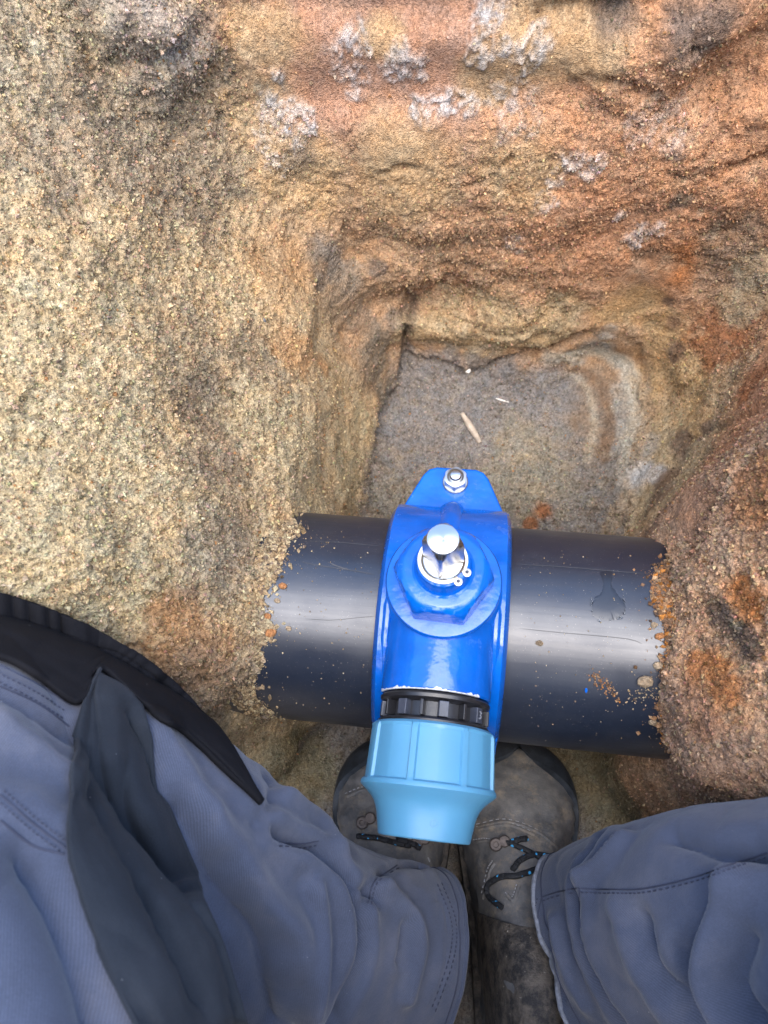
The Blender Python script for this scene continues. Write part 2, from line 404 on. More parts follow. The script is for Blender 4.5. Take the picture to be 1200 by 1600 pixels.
# lumps, dents and cracks that one can point to
LUMPS = [(240, 35, .055, .040), (200, 0, .05, .026), (30, 70, .05, .014), (440, 225, .035, .012), (640, 230, .05, .010), (580, 235, .04, .008), (740, 250, .05, .008), (1000, 100, .05, .014), (1090, 150, .04, -.012), (1100, 30, .045, .02), (1170, 110, .05, -.016),
                       (1040, 240, .06, .012), (930, 290, .04, .008), (690, 470, .05, -.014), (800, 500, .05, .014), (720, 520, .03, .008), (880, 520, .035, .008), (640, 340, .05, .008), (560, 400, .03, -.008), (1120, 560, .05, .012), (1080, 590, .02, .012), (1150, 450, .05, -.010),
                       (340, 640, .05, -.010), (480, 640, .05, .010), (300, 800, .06, .012), (180, 720, .07, .012), (90, 870, .05, .014), (300, 990, .05, .012), (380, 600, .07, .008), (150, 480, .10, .010), (560, 560, .03, .008), (1130, 900, .05, .010), (1090, 1120, .07, .018), (1130, 1010, .03, -.012),
                       (1060, 720, .025, -.012), (820, 720, .05, .006), (700, 690, .06, -.006), (1150, 310, .03, .01), (830, 350, .05, .01), (700, 420, .03, -.012), (420, 1180, .035, .02)]
for c, (px, py, r, h) in zip(on_soil([b[0] for b in LUMPS], [b[1] for b in LUMPS]), LUMPS):
    ix = near(base, c, c, 3 * r); d = np.linalg.norm(base[ix] - c, axis=1) / r; dk = (d * (1 + .5 * nA[ix] + .3 * nB[ix])) ** 2 * 1.4
    disp[ix] += h * (np.exp(-dk ** 2.2) if abs(h) >= .013 else np.exp(-dk))
CRACKS = [([(636, 478), (634, 560), (620, 600), (602, 640), (590, 680)], .006, -.020), ([(180, 85), (230, 90), (290, 62), (305, 40)], .008, -.018), ([(600, 262), (625, 248), (650, 250)], .004, -.010), ([(735, 280), (770, 268), (800, 240)], .004, -.012),
          ([(640, 560), (690, 570), (740, 585), (790, 560), (850, 545), (910, 520)], .006, -.014), ([(650, 480), (720, 500), (800, 510), (860, 480), (900, 450)], .004, -.008), ([(960, 110), (1020, 125), (1060, 120), (1080, 145)], .006, -.014), ([(1080, 60), (1100, 75), (1140, 70)], .005, -.014),
          ([(1040, 265), (1090, 270), (1130, 262), (1190, 245)], .005, -.012), ([(540, 350), (560, 400), (620, 430), (640, 480)], .006, -.009), ([(680, 385), (620, 370), (590, 340)], .005, -.006), ([(1000, 800), (1030, 740), (1062, 692), (1110, 672), (1200, 640)], .006, -.010),
          ([(485, 298), (520, 300)], .004, -.010), ([(720, 640), (745, 615), (790, 600)], .003, -.004), ([(590, 690), (582, 740), (578, 800)], .005, -.008), ([(880, 610), (905, 640), (900, 690)], .004, -.006), ([(0, 80), (25, 90), (40, 105)], .004, -.01), ([(1000, 540), (998, 600), (1000, 640)], .004, -.007), ([(830, 20), (880, 10), (960, 8)], .005, -.012)]
for ci, (pts, w, h) in enumerate(CRACKS):
    P = spline(np.array(pts, float), 4 * len(pts)); poly = on_soil(P[:, 0], P[:, 1])
    ix = near(base, poly.min(0), poly.max(0), .03); d = seg_dist(base[ix] + .009 * np.stack([nB, nA, nB], -1)[ix], poly); disp[ix] += h * np.exp(-(d / w) ** 2) * (1 if ci in (0, 1, 4) else sstep(-.45, .35, nB[ix] + nA[ix] * .6) * 1.2)
disp += rough_k * (.0055 * nA + .0044 * nB)
disp += np.where(smooth_w > .3, .3, 1) * .004 * ridged(base, .045, 3, off=1.1) * (.5 + .5 * (1 - loose))
wc = worley(base + .006 * np.stack([nB, nA, nB], -1), .030, 1); clod_k = np.clip(.35 + .9 * fbm(base, .10, 2, off=14.), 0, 1) * (1 - .85 * smooth_w)
disp += clod_k * (.004 + .006 * sstep(.45, .6, base[:, 1])) * (.55 - wc) + floor_w * (.004 + .006 * sstep(.48, .36, base[:, 1])) * (.5 - worley(base, .013))
surf = base + nrm * disp[:, None]
nrm = grid_normals(surf)
w1 = worley(surf, .0085); w2 = worley(surf, .0042, 1)
d2 = rough_k * (.0020 * (.55 - w1) + .0024 * (.5 - w2)) + crystal * (.0055 * (.6 - w1) + .003) + .0016 * rough_k * vnoise(surf / .0021) + (.0012 + .0022 * loose) * ridged(surf, .011, 2, off=6.6) * (1 - .8 * smooth_w)
surf = surf + nrm * d2[:, None]

# mineral colours (albedo), plus shade painted dark along two soil edges
def C(r, g, b, k=.69): return lin(r, g, b) * k
cols = np.tile(C(204, 176, 129), (len(base), 1))
def paint_line(pts, r, c, amount=1.0):
    global cols
    P = spline(np.array(pts, float), 6 * len(pts)); d = seg_dist(base + .010 * np.stack([nA, nB, nA], -1), on_soil(P[:, 0], P[:, 1]))
    w = sstep(1.3, .4, d / r + .35 * nB) * amount; cols = cols * (1 - w[:, None]) + c * w[:, None]
def paint(blobs, c, warp=.6, amount=1.0):
    global cols
    w = patch(base, blobs, (nA * .6 + nB * .5) * warp) * amount; cols = cols * (1 - w[:, None]) + c * w[:, None]
# big units
wb = sstep(.47, .56, base[:, 1] + .05 * nC) * sstep(-.22, -.02, base[:, 0] + .06 * nA); cols = cols * (1 - wb[:, None]) + C(198, 156, 112) * wb[:, None]
wr = sstep(.02, .22, base[:, 0] + .08 * nC) * sstep(.14, .28, base[:, 2] + .06 * nA) ; cols = cols * (1 - wr[:, None]) + C(204, 146, 100) * wr[:, None]
wrb = sstep(.20, .25, base[:, 0]) * sstep(.34, .26, base[:, 1]); cols = cols * (1 - wrb[:, None]) + C(212, 166, 122) * wrb[:, None]
wf = sstep(.075, .035, base[:, 2] + .012 * nA); cols = cols * (1 - wf[:, None]) + C(152, 142, 130) * wf[:, None]
paint([(450, 60, .08), (500, 130, .06), (680, 50, .10), (700, 130, .05)], C(200, 148, 112), .5)
paint([(1000, 60, .12), (1120, 200, .12), (960, 170, .08), (1180, 60, .08), (1050, 290, .05)], C(214, 156, 108))
paint([(400, 60, .04), (370, 140, .05), (600, 60, .02), (850, 60, .05), (920, 70, .04), (760, 120, .03), (820, 260, .05), (640, 260, .06), (470, 260, .05)], C(208, 170, 116), .9, .75)
paint([(120, 120, .12), (220, 180, .10), (60, 30, .09), (200, 250, .06, .8), (120, 210, .07)], C(160, 140, 114), 1.2, .75)
paint([(240, 30, .05)], C(190, 170, 148), .6)
paint([(30, 90, .03), (20, 160, .03), (40, 20, .03)], C(208, 184, 142), 1.0, .6)
paint([(510, 400, .022), (495, 385, .014), (525, 425, .016), (500, 440, .012), (620, 500, .018), (560, 500, .03, .6), (540, 440, .02, .6)], C(128, 118, 106), 1.5, .75)
paint([(580, 560, .045), (600, 610, .03), (540, 470, .04, .6)], C(142, 126, 104), .6, .9)
paint([(330, 640, .05), (330, 720, .04), (390, 560, .04, .7), (420, 600, .04, .5), (300, 560, .05, .5), (350, 800, .04, .5)], C(132, 114, 94), 1.0, .75)
paint([(460, 690, .055), (540, 720, .05), (480, 780, .05), (400, 650, .04), (560, 660, .03), (480, 740, .06)], C(196, 176, 132), .8, .75)
paint([(470, 560, .03), (440, 540, .03), (500, 570, .016), (430, 430, .06, .6)], C(196, 148, 92), .9, .8)
paint([(60, 600, .10, .6), (120, 720, .09, .8), (80, 870, .06), (140, 920, .05), (280, 850, .05, .7)], C(214, 194, 146), 1.1, .7)
paint([(700, 460, .035), (660, 470, .02), (750, 480, .02)], C(176, 126, 88), .9, .8)
paint([(700, 520, .05), (780, 510, .05), (850, 500, .04), (760, 540, .04), (880, 470, .03), (650, 520, .03)], C(200, 172, 124), .8, .8)
paint([(1000, 470, .04), (960, 480, .03), (1040, 500, .035), (1060, 560, .05), (1010, 600, .03), (1100, 620, .04), (1090, 660, .03)], C(208, 168, 108), .7, .8)
paint([(1080, 410, .035), (1050, 420, .03), (1110, 430, .02)], C(190, 118, 54), .8, .9)
paint([(1130, 440, .04), (1150, 380, .04), (1020, 420, .03, .6)], C(176, 140, 106), .7)
paint([(1150, 540, .04), (1110, 520, .03), (1180, 600, .03)], C(180, 112, 62), .9, .8)
paint([(1190, 430, .03), (1150, 480, .02)], C(212, 186, 140), .9, .7)
paint([(930, 540, .022), (900, 560, .016), (950, 520, .014), (970, 620, .022), (975, 680, .022), (990, 740, .025), (1010, 700, .02)], C(186, 176, 158), .5, .9)
paint([(930, 600, .03), (920, 650, .03), (890, 560, .012), (905, 590, .02), (960, 560, .012), (930, 700, .02)], C(158, 132, 104), .7, .7)
paint_line([(860, 560), (920, 545), (965, 560), (990, 610), (985, 680), (985, 740)], .012, C(206, 196, 172), .8)
paint_line([(850, 580), (900, 572), (935, 600), (948, 650), (945, 720)], .008, C(150, 118, 88), .8)
paint_line([(840, 590), (890, 588), (918, 615), (925, 660), (920, 720)], .006, C(196, 180, 152), .7)
paint_line([(930, 510), (985, 530), (1012, 590), (1008, 660)], .006, C(150, 116, 80), .7)
paint_line([(1005, 600), (1000, 700), (975, 780), (950, 840)], .012, C(196, 168, 130), .7)
paint_line([(640, 470), (634, 560), (610, 620), (590, 680)], .010, C(104, 96, 86), .6)  # shade under the left bank's overhang, painted dark along the crack
paint([(1000, 740, .02), (1025, 740, .012)], C(205, 200, 190), .8, .9)
paint([(1055, 500, .013), (1060, 550, .014), (1045, 470, .01)], C(120, 92, 74), .6, .8)
paint([(680, 600, .07), (760, 610, .07), (840, 620, .05), (720, 680, .06), (640, 660, .05), (660, 740, .04, .8)], C(146, 139, 133), .7, .9)
paint([(620, 780, .04, .7), (820, 700, .05), (840, 760, .05), (780, 760, .04)], C(170, 158, 132), 1.0, .7)
paint([(850, 800, .014), (830, 820, .01)], C(170, 110, 66), .6)
paint([(1040, 800, .03), (1030, 780, .025), (1065, 690, .02), (1040, 750, .02), (1100, 675, .014), (1020, 820, .02)], C(138, 110, 88), .8, .8)  # shaded gap at the right block's rear edge, painted into the colour
paint([(1110, 760, .05), (1140, 720, .05), (1090, 820, .03)], C(192, 146, 108), .8)
paint([(1130, 1070, .025), (1150, 1100, .018), (1110, 1040, .012), (1130, 1130, .012), (1180, 930, .02), (1190, 760, .03, .6)], C(200, 122, 44), .9, .9)
paint([(1130, 960, .014), (1150, 980, .012), (1165, 1010, .012)], C(88, 78, 72), .8, .8)
paint([(1100, 1170, .06), (1080, 1230, .04), (1140, 1210, .05)], C(184, 144, 112), .6, .8)
paint([(270, 960, .02), (330, 1020, .03), (290, 1000, .02), (420, 970, .02), (410, 940, .014), (250, 1040, .03)], C(190, 132, 74), 1.2, .7)
paint([(320, 1080, .05), (370, 1060, .03), (300, 1130, .05)], C(158, 132, 104), .7, .7)
paint([(340, 870, .04, .7)], C(140, 126, 112), .8, .7)
paint([(430, 1180, .05), (470, 1200, .05), (960, 1240, .06), (900, 1200, .05)], C(150, 136, 100), .7, .9)
paint([(1080, 25, .028), (1110, 15, .025), (960, 20, .02), (1060, 310, .014), (590, 420, .012), (470, 230, .016, .6)], C(118, 104, 92), .6, .8)
wv = crystal[:, None] * .70; cols = cols * (1 - wv) + C(212, 204, 194, .80) * wv
# speckle of darker organic grit
sp = sstep(.30, .55, fbm(base, .010, 3, .6, off=21.)) * (.28 + .35 * loose); cols *= (1 - .62 * sp)[:, None]
sp2 = sstep(.25, .5, fbm(base, .016, 3, .6, off=33.)) * loose; cols = cols * (1 - .30 * sp2[:, None]) + C(232, 214, 168) * .30 * sp2[:, None]
cols *= (1 + .22 * nB + .10 * nA)[:, None]; lum = cols @ np.array([.3, .55, .15]); cols = lum[:, None] + (cols - lum[:, None]) * .86; cols = np.clip(cols, .01, .70)

# the four-sided grid of the pit, open at the top
ii = np.arange(N * N).reshape(N, N)
quads = np.stack([ii[:-1, :-1], ii[:-1, 1:], ii[1:, 1:], ii[1:, :-1]], -1).reshape(-1, 4)
zc = surf[quads][:, :, 2]; keep = (zc.max(1) < RIM + .05) & (np.ptp(surf[quads], axis=1).max(1) < .25)
quads = quads[keep]
used = np.unique(quads); remap = np.full(N * N, -1); remap[used] = np.arange(len(used))
pit = mesh_obj('excavation_pit', surf[used], remap[quads], MAT['soil'], attrs={'Col': cols[used]})
tag(pit, kind='structure')

# ground outside: one sheet with the pit's opening in it
az = np.linspace(0, 2 * PI, 160, endpoint=False)
rd = np.stack([np.cos(az), np.sin(az), np.zeros_like(az)], -1); o0 = np.repeat(np.array([[.03, .0, RIM - .01]]), 160, 0)
edge = march(o0, rd, 40); rr = np.linalg.norm(edge[:, :2] - o0[:, :2], axis=1)
gv = []; 
for k, (off, dz) in enumerate([(-.015, -.05), (-.03, -.01), (-.02, .005), (.03, .015), (.2, .02), (1, .02), (6, .02), (60, .02), (400, .02)]):
    r_ = rr + off; gv.append(np.stack([.03 + r_ * np.cos(az), r_ * np.sin(az), np.full(160, RIM + dz) + (0.012 * np.sin(az * 7 + k) if 0 < k < 5 else 0)], -1))
gv = np.concatenate(gv); gi = np.arange(len(gv)).reshape(-1, 160)
gf = np.stack([gi[:-1], np.roll(gi[:-1], -1, 1), np.roll(gi[1:], -1, 1), gi[1:]], -1).reshape(-1, 4)
tag(mesh_obj('ground', gv, gf, MAT['ground']), kind='structure')

# ------------------------------------------------------------------ loose crumbs (uncountable)
t_ = (1 + 5 ** .5) / 2
ICO = np.array([(-1, t_, 0), (1, t_, 0), (-1, -t_, 0), (1, -t_, 0), (0, -1, t_), (0, 1, t_), (0, -1, -t_), (0, 1, -t_), (t_, 0, -1), (t_, 0, 1), (-t_, 0, -1), (-t_, 0, 1)]); ICO /= np.linalg.norm(ICO[0])
ICF = np.array([(0, 11, 5), (0, 5, 1), (0, 1, 7), (0, 7, 10), (0, 10, 11), (1, 5, 9), (5, 11, 4), (11, 10, 2), (10, 7, 6), (7, 1, 8), (3, 9, 4), (3, 4, 2), (3, 2, 6), (3, 6, 8), (3, 8, 9), (4, 9, 5), (2, 4, 11), (6, 2, 10), (8, 6, 7), (9, 8, 1)])
OCT = np.array([(1, 0, 0), (-1, 0, 0), (0, 1, 0), (0, -1, 0), (0, 0, 1), (0, 0, -1)], float)
OCF = np.array([(0, 2, 4), (2, 1, 4), (1, 3, 4), (3, 0, 4), (2, 0, 5), (1, 2, 5), (3, 1, 5), (0, 3, 5)])
def crumbs(centers, radii, colors, fine=True):
    n = len(centers); ICO_, ICF_ = (ICO, ICF) if fine else (OCT, OCF); nv = len(ICO_)
    sh = rng.uniform(.6, 1.4, (n, 1, 3)) * rng.uniform(.62, 1.38, (n, nv, 1))
    a = rng.normal(size=(n, 4)); a /= np.linalg.norm(a, axis=1, keepdims=True); w, x, y, z = a.T
    Rm = np.stack([np.stack([1 - 2 * (y * y + z * z), 2 * (x * y - z * w), 2 * (x * z + y * w)], -1), np.stack([2 * (x * y + z * w), 1 - 2 * (x * x + z * z), 2 * (y * z - x * w)], -1), np.stack([2 * (x * z - y * w), 2 * (y * z + x * w), 1 - 2 * (x * x + y * y)], -1)], 1)
    v = np.einsum('nij,nkj->nki', Rm, ICO_[None] * sh) * radii[:, None, None] + centers[:, None, :]
    f = ICF_[None] + (np.arange(n) * nv)[:, None, None]
    return v.reshape(-1, 3), f.reshape(-1, 3), np.repeat(colors, nv, 0)

nrm = grid_normals(surf)
rel = surf - CAM; s_, c_ = math.sin(PITCH), math.cos(PITCH)
vis = (surf[:, 2] < .62) & (surf[:, 1] > -.1)
g3 = surf.reshape(N, N, 3); area = np.linalg.norm(np.cross(np.gradient(g3, axis=0), np.gradient(g3, axis=1)), axis=2).ravel()
wgt = area * vis * (.26 + loose ** 1.3 * .9 + .6 * crystal) * np.where(smooth_w > .5, .10, 1)
NC = 130000
pick = rng.choice(len(surf), NC, p=wgt / wgt.sum())
rad = .00068 + .0010 * rng.random(NC) ** 2.5 + .0012 * (rng.random(NC) > .985) * loose[pick]
cc = (cols[pick] * .85 + C(214, 186, 146) * .15) * rng.choice([.45, .68, .84, 1.0, 1.15, 1.32, 1.55], (NC, 1), p=[.10, .14, .18, .2, .18, .12, .08]) * (1 + rng.normal(0, .06, (NC, 3)))
red = rng.random(NC) < .02; cc[red] = C(190, 142, 96) * rng.uniform(.7, 1.2, (red.sum(), 1))
cv, cf, ccol = crumbs(surf[pick] + nrm[pick] * rad[:, None] * .55 + rng.normal(0, .0005, (NC, 3)), rad, np.clip(cc, .02, .85), False)
tag(mesh_obj('soil_crumbs', cv, cf, MAT['crumb'], smooth=False, attrs={'Col': ccol}), 'loose sandy crumbs and grit lying over the pit banks', 'soil', kind='stuff')

# ------------------------------------------------------------------ the black main pipe
pipe = empty('water_pipe', tuple(PA), YAW)
tag(pipe, 'thick black plastic main pipe crossing the pit beneath the bright blue saddle', 'pipe')
bm = bmesh.new(); lathe(bm, [(PR, x) for x in np.linspace(-.55, .60, 24)], 128, 'x'); bm_obj('pipe_wall', bm, MAT['pipe'], pipe)
def on_pipe(x, a, lift=0.0):
    """Point on the pipe: x along it, a = angle from the top towards the far side (radians), in the pipe's own frame."""
    return np.array([x, (PR + lift) * math.sin(a), (PR + lift) * math.cos(a)])
def to_world(p):
    p = np.atleast_2d(p); return PA + p[:, :1] * PDIR + p[:, 1:2] * PNRM + p[:, 2:3] * np.array([0, 0, 1.0])
def pipe_px(px, py):
    """(x, angle) on the pipe under a photo point."""
    d = ray(px, py); o = CAM - PA; ol = np.array([o @ PDIR, o @ PNRM, o[2]]); dl_ = np.array([d @ PDIR, d @ PNRM, d[2]])
    A = dl_[1] ** 2 + dl_[2] ** 2; B = ol[1] * dl_[1] + ol[2] * dl_[2]; Cc = ol[1] ** 2 + ol[2] ** 2 - PR ** 2
    disc = B * B - A * Cc; t = (-B - math.sqrt(max(disc, 0))) / A; p = ol + dl_ * t
    return p[0], math.atan2(p[1], p[2])
# the scored line along the pipe and scuffs
def strip(pts, w, lift=.0004):
    bm = bmesh.new(); pv = []
    for k, (px, py) in enumerate(pts):
        x, a = pipe_px(px, py); ww = w * (1 if 0 < k < len(pts) - 1 else .2)
        pv.append((bm.verts.new(on_pipe(x, a - ww / PR, lift)), bm.verts.new(on_pipe(x, a + ww / PR, lift))))
    for (a, b), (c, d) in zip(pv[:-1], pv[1:]): bm.faces.new((a, c, d, b))
    return bm
simple('score_dark', (.006, .008, .012), .5); simple('score_pale', (.05, .052, .058), .6)
simple('soil_smear', (.22, .16, .11), .95, nscale=300, namp=.4, bump=.6, bscale=400)
for pts, w, mk in [([(812, 982), (870, 988), (940, 994), (985, 999), (1003, 1006)], .00025, 'score_dark'), ([(478, 967), (520, 969), (560, 965), (588, 963)], .0002, 'score_dark'), ([(805, 882), (880, 886), (960, 893), (1010, 897)], .0003, 'score_pale'), ([(470, 846), (530, 848), (595, 854)], .0003, 'score_pale'),
                   ([(515, 880), (530, 886), (545, 890)], .0006, 'score_pale'), ([(805, 1050), (835, 1040)], .0004, 'score_pale'), ([(848, 1108), (856, 1090)], .0007, 'score_pale'), ([(598, 845), (606, 832)], .0005, 'score_pale'), ([(470, 878), (500, 884), (560, 893), (585, 898)], .0003, 'score_pale')]:
    x = strip([tuple(p) for p in spline(np.array(pts, float), 8)] if len(pts) > 2 else pts, w); bm_obj('scratch', x, MAT[mk], pipe)
def blotch(name, outline, mat, lift=.00012, smooth_n=120):
    P = spline(np.array(outline + outline[:1], float), smooth_n)[:-1]; P = P + (rng.normal(0, .7, P.shape) if smooth_n > 20 else 0); xa = np.array([pipe_px(*p) for p in P]); c = xa.mean(0)
    bm = bmesh.new(); rl = []
    for k in (1.0, .92, .55): rl.append([on_pipe(*(c + (q - c) * k), lift * (0.1 if k == 1 else 1.0)) for q in xa])
    rings(bm, rl, cap1=True); return bm_obj(name, bm, mat, pipe)
blotch('wet_patch', [(938, 893), (956, 893), (955, 910), (962, 925), (974, 940), (978, 955), (970, 965), (955, 970), (940, 968), (926, 962), (925, 945), (930, 934), (940, 925), (942, 908)], MAT['wet'])
blotch('paint_fleck', [(914, 1076), (917, 1075), (918, 1080), (916, 1083), (914, 1080)], MAT['blue'], .0002, 16)
for k in range(26):
    a_ = random.uniform(-.5, PI + .5); px, py = 950 + 27 * math.cos(a_), 945 + 24 * math.sin(a_) + random.uniform(-3, 6)
    x, a = pipe_px(px, py); r_ = random.uniform(.0006, .0013)
    bm = bmesh.new(); bmesh.ops.create_icosphere(bm, subdivisions=2, radius=1, matrix=Matrix.Translation(on_pipe(x, a, r_ * .1)) @ Matrix.Diagonal((r_, r_, r_ * .8, 1)))
    bm_obj('water_droplet', bm, MAT['water'], pipe)

# soil banked against the pipe's two ends, thinning out along it
pc, prd, pcl = [], [], []
def ends(n, pfun, rfun_, pal):
    for _ in range(n):
        px, py = pfun(); x, a = pipe_px(px, py); r_ = rfun_(px); p = to_world(on_pipe(x, a, r_ * .35))[0]
        pc.append(p); prd.append(r_); pcl.append(np.array(random.choice(pal)) * random.uniform(.7, 1.35))
SAND = [C(206, 184, 146), C(190, 166, 130), C(214, 196, 156), C(168, 144, 112), C(180, 156, 120), C(140, 122, 104)]
RUST = [C(190, 146, 106), C(176, 130, 92), C(204, 168, 128), C(150, 118, 92), C(198, 132, 66), C(120, 100, 86)]
LE = [(800, 452), (830, 468), (845, 452), (870, 442), (900, 432), (930, 408), (960, 412), (985, 430), (1000, 420), (1010, 402), (1030, 412), (1060, 396), (1090, 398), (1130, 440)]
RE = [(850, 1075), (868, 1060), (885, 1028), (905, 1022), (930, 1020), (955, 1030), (975, 1040), (1000, 1042), (1020, 1046), (1050, 1036), (1075, 1042), (1100, 1034), (1130, 1030), (1160, 1040)]
def lp():
    y = random.uniform(802, 1128); e = np.interp(y, [p[0] for p in LE], [p[1] for p in LE]); return e + random.uniform(-40, 2) + (random.expovariate(1 / 7) if random.random() < .17 else 0), y
def rp():
    y = random.uniform(850, 1172); e = np.interp(y, [p[0] for p in RE], [p[1] for p in RE]); return e - random.uniform(-44, 2) - (random.expovariate(1 / 8) if random.random() < .14 else 0), y
ends(9000, lp, lambda px: .0004 + .0024 * random.random() ** 4, SAND)
ends(9000, rp, lambda px: .0004 + .0026 * random.random() ** 4, RUST)
for n, fx in ((110, lambda: (random.uniform(430, 600), random.uniform(830, 1120))), (110, lambda: (random.uniform(805, 1030), random.uniform(860, 1165)))):
    ends(n, fx, lambda px: random.uniform(.0003, .0008), SAND)
ends(120, lambda: (lambda t: (928 + 42 * t + random.gauss(0, 5 * (1.2 - t)), 1055 + 40 * t + random.gauss(0, 5)))(random.random() ** 1.5), lambda px: random.uniform(.0005, .0012), RUST)
ends(60, lambda: (random.gauss(1005, 14), random.gauss(1085, 8)), lambda px: random.uniform(.0004, .0010), SAND)
ends(50, lambda: (random.gauss(480, 45), random.gauss(845, 8)), lambda px: random.uniform(.0003, .0008), SAND)
cv, cf, ccol = crumbs(np.array(pc), np.array(prd), np.clip(np.array(pcl), .02, .85), False)
tag(mesh_obj('pipe_end_crumbs', cv, cf, MAT['crumb'], smooth=False, attrs={'Col': ccol}), 'crumbled soil spilling over both ends of the black pipe', 'soil', kind='stuff')
# clods that can be picked out one by one
def clod(px, py, r, c, label, group=None):
    x, a = pipe_px(px, py); bm = bmesh.new(); bmesh.ops.create_icosphere(bm, subdivisions=3, radius=1)
    v = np.array([w.co for w in bm.verts]); sd_ = px * .37
    k = 1 + .28 * fbm(v, .9, 3, .6, off=sd_) + .10 * vnoise(v * 4.2 + sd_); v *= k[:, None] * np.array([1.15, .9, .62]) * r
    for w, p in zip(bm.verts, v): w.co = p
    o = bm_obj('soil_clod', bm, MAT['crumb']); at = o.data.color_attributes.new('Col', 'FLOAT_COLOR', 'POINT')
    cc_ = np.ones((len(v), 4), np.float32); cc_[:, :3] = c * (1 + .3 * fbm(v, .004, 3, off=sd_))[:, None]; at.data.foreach_set('color', cc_.ravel())
    o.location = to_world(on_pipe(x, a, r * .30))[0]; o.rotation_euler = (-a, 0, YAW + random.uniform(-.5, .5)); tag(o, label, 'clod', group)
ORANGE, BEIGE = C(200, 142, 94), C(200, 178, 148)
clod(442, 916, .0032, ORANGE, 'small orange clod alone on the pipe just off the pale sand edge', )
clod(433, 939, .0024, BEIGE * .9, 'tiny tan clod on the pipe below the lone orange clod')
clod(451, 982, .0022, BEIGE, 'tiny pale clod set apart on the pipe near the sandy end')
clod(424, 988, .0042, ORANGE, 'orange clod at the sandy edge of the pipe, largest of its cluster')
clod(418, 963, .0030, ORANGE * .9, 'orange clod above its cluster along the pale sandy pipe edge')
clod(411, 1031, .0026, BEIGE, 'pale beige clod low on the pipe at the sandy end')
clod(1008, 1064, .0055, BEIGE * .85, 'broad tan clod stuck low on the pipe beside the rusty bank')
clod(1020, 1128, .0030, BEIGE * .8, 'small brown clod near the underside of the pipe by the rusty bank')
clod(1030, 994, .0032, ORANGE, 'orange clod on the shiny band of pipe by the rusty bank')
clod(1022, 977, .0026, BEIGE * .8, 'small tan clod on the pipe just above the orange one')
clod(1028, 1040, .0034, BEIGE, 'pale clod on the pipe edge above the broad tan clod')
clod(843, 1005, .0026, BEIGE * .6, 'dull grit lump on the pipe close to the blue saddle')

# ------------------------------------------------------------------ the tapping saddle with its valve and coupling
sad = empty('pipe_saddle', tuple(PA), YAW)
tag(sad, 'bright blue cast tapping saddle with valve clamped over the black pipe', 'saddle')
SR, ST, HW = PR + .0015, .0135, .0545
def shell(a0, a1, name):
    bm = bmesh.new(); prof = []
    xs = [(-HW, 0), (-HW, ST * .55), (-HW + .004, ST), (HW - .004, ST), (HW, ST * .55), (HW, 0)]
    n = 40; rl = []
    for k in range(n + 1):
        a = a0 + (a1 - a0) * k / n
        rl.append([((x), (SR + h) * math.sin(a), (SR + h) * math.cos(a)) for x, h in xs])
    rings(bm, rl, cap0=True, cap1=True); return bm_obj(name, bm, MAT['blue'], sad, sharp=50)
shell(-R(86), R(86), 'upper_shell'); shell(R(94), R(266), 'lower_shell')
def ear(sy, zc, th, name):
    """Flange plate at the side of the shell, tapering to a narrower rounded end."""
    o = [(-.0545, .090), (-.0545, .103), (-.0525, .110), (-.0335, .151), (-.028, .158), (-.020, .161), (.020, .161), (.028, .158), (.0335, .151), (.0525, .110), (.0545, .103), (.0545, .090)]
    bm = bmesh.new()
    lo = [bm.verts.new((x, y * sy, zc - th / 2)) for x, y in o]; hi = [bm.verts.new((x, y * sy, zc + th / 2)) for x, y in o]
    n = len(o); bm.faces.new(lo); bm.faces.new(hi)
    for j in range(n): bm.faces.new((lo[j], lo[(j + 1) % n], hi[(j + 1) % n], hi[j]))
    return bm_obj(name, bm, MAT['blue'], sad, sharp=40, bevel=.003)
for sy in (1, -1):
    ear(sy, .012, .018, 'upper_ear'); ear(sy, -.012, .018, 'lower_ear')
    # fillet between plate and shell
    bm = bmesh.new(); rl = []
    for x, k in ((-.0540, .5), (-.048, 1), (.048, 1), (.0540, .5)):
        rl.append([(x, sy * y, z) for y, z in ((.088, .010), (.088, .045), (.1055, .042), (.1095, .022 + .008 * k), (.1145, .0213), (.117, .010))])
    rings(bm, rl, cap0=True, cap1=True); bm_obj('fillet', bm, MAT['blue'], sad, sharp=60, bevel=.002)
    # stiffening rib running up towards the valve
    bm = bmesh.new(); rl = []
    for y, z, w in ((.134, .014, .005), (.124, .019, .008), (.114, .040, .010), (.097, .074, .011), (.06, .102, .012), (.03, .112, .013)):
        rl.append([(w * math.cos(t) * 1.0, sy * y, z - .012 + .013 * math.sin(t)) for t in np.linspace(0, 2 * PI, 16, endpoint=False)])
    rings(bm, rl, cap0=True, cap1=True); bm_obj('rib', bm, MAT['blue'], sad)
def bolt(x, y, z):
    t = random.uniform(0, 1)
    bm = bmesh.new(); lathe(bm, [(.0122, 0), (.0127, .0006), (.0127, .002), (.0120, .0026)], 40, 'z', (x, y, z)); bm_obj('washer', bm, MAT['zinc'], sad)
    hexr = lambda a, r, k: min(r, .0104 / max(math.cos(((a + t) % (PI / 3)) - PI / 6), .1))
    bm = bmesh.new(); lathe(bm, [(.0125, .0026), (.0125, .0105), (.0112, .0125), (.0085, .0128)], 72, 'z', (x, y, z), hexr); nut = bm_obj('nut', bm, MAT['zinc'], sad)
    bm = bmesh.new(); lathe(bm, [(.0082, .0126), (.0082, .0150), (.0072, .0158), (.0066, .0150)], 40, 'z', (x, y, z), cap0=False); bm_obj('locking_ring', bm, MAT['zinc'], nut)
    bm = bmesh.new(); lathe(bm, [(.0062, .0), (.0062, .0172), (.0050, .0186), (.0025, .0192)], 32, 'z', (x, y, z)); bm_obj('stud', bm, MAT['steel'], nut)
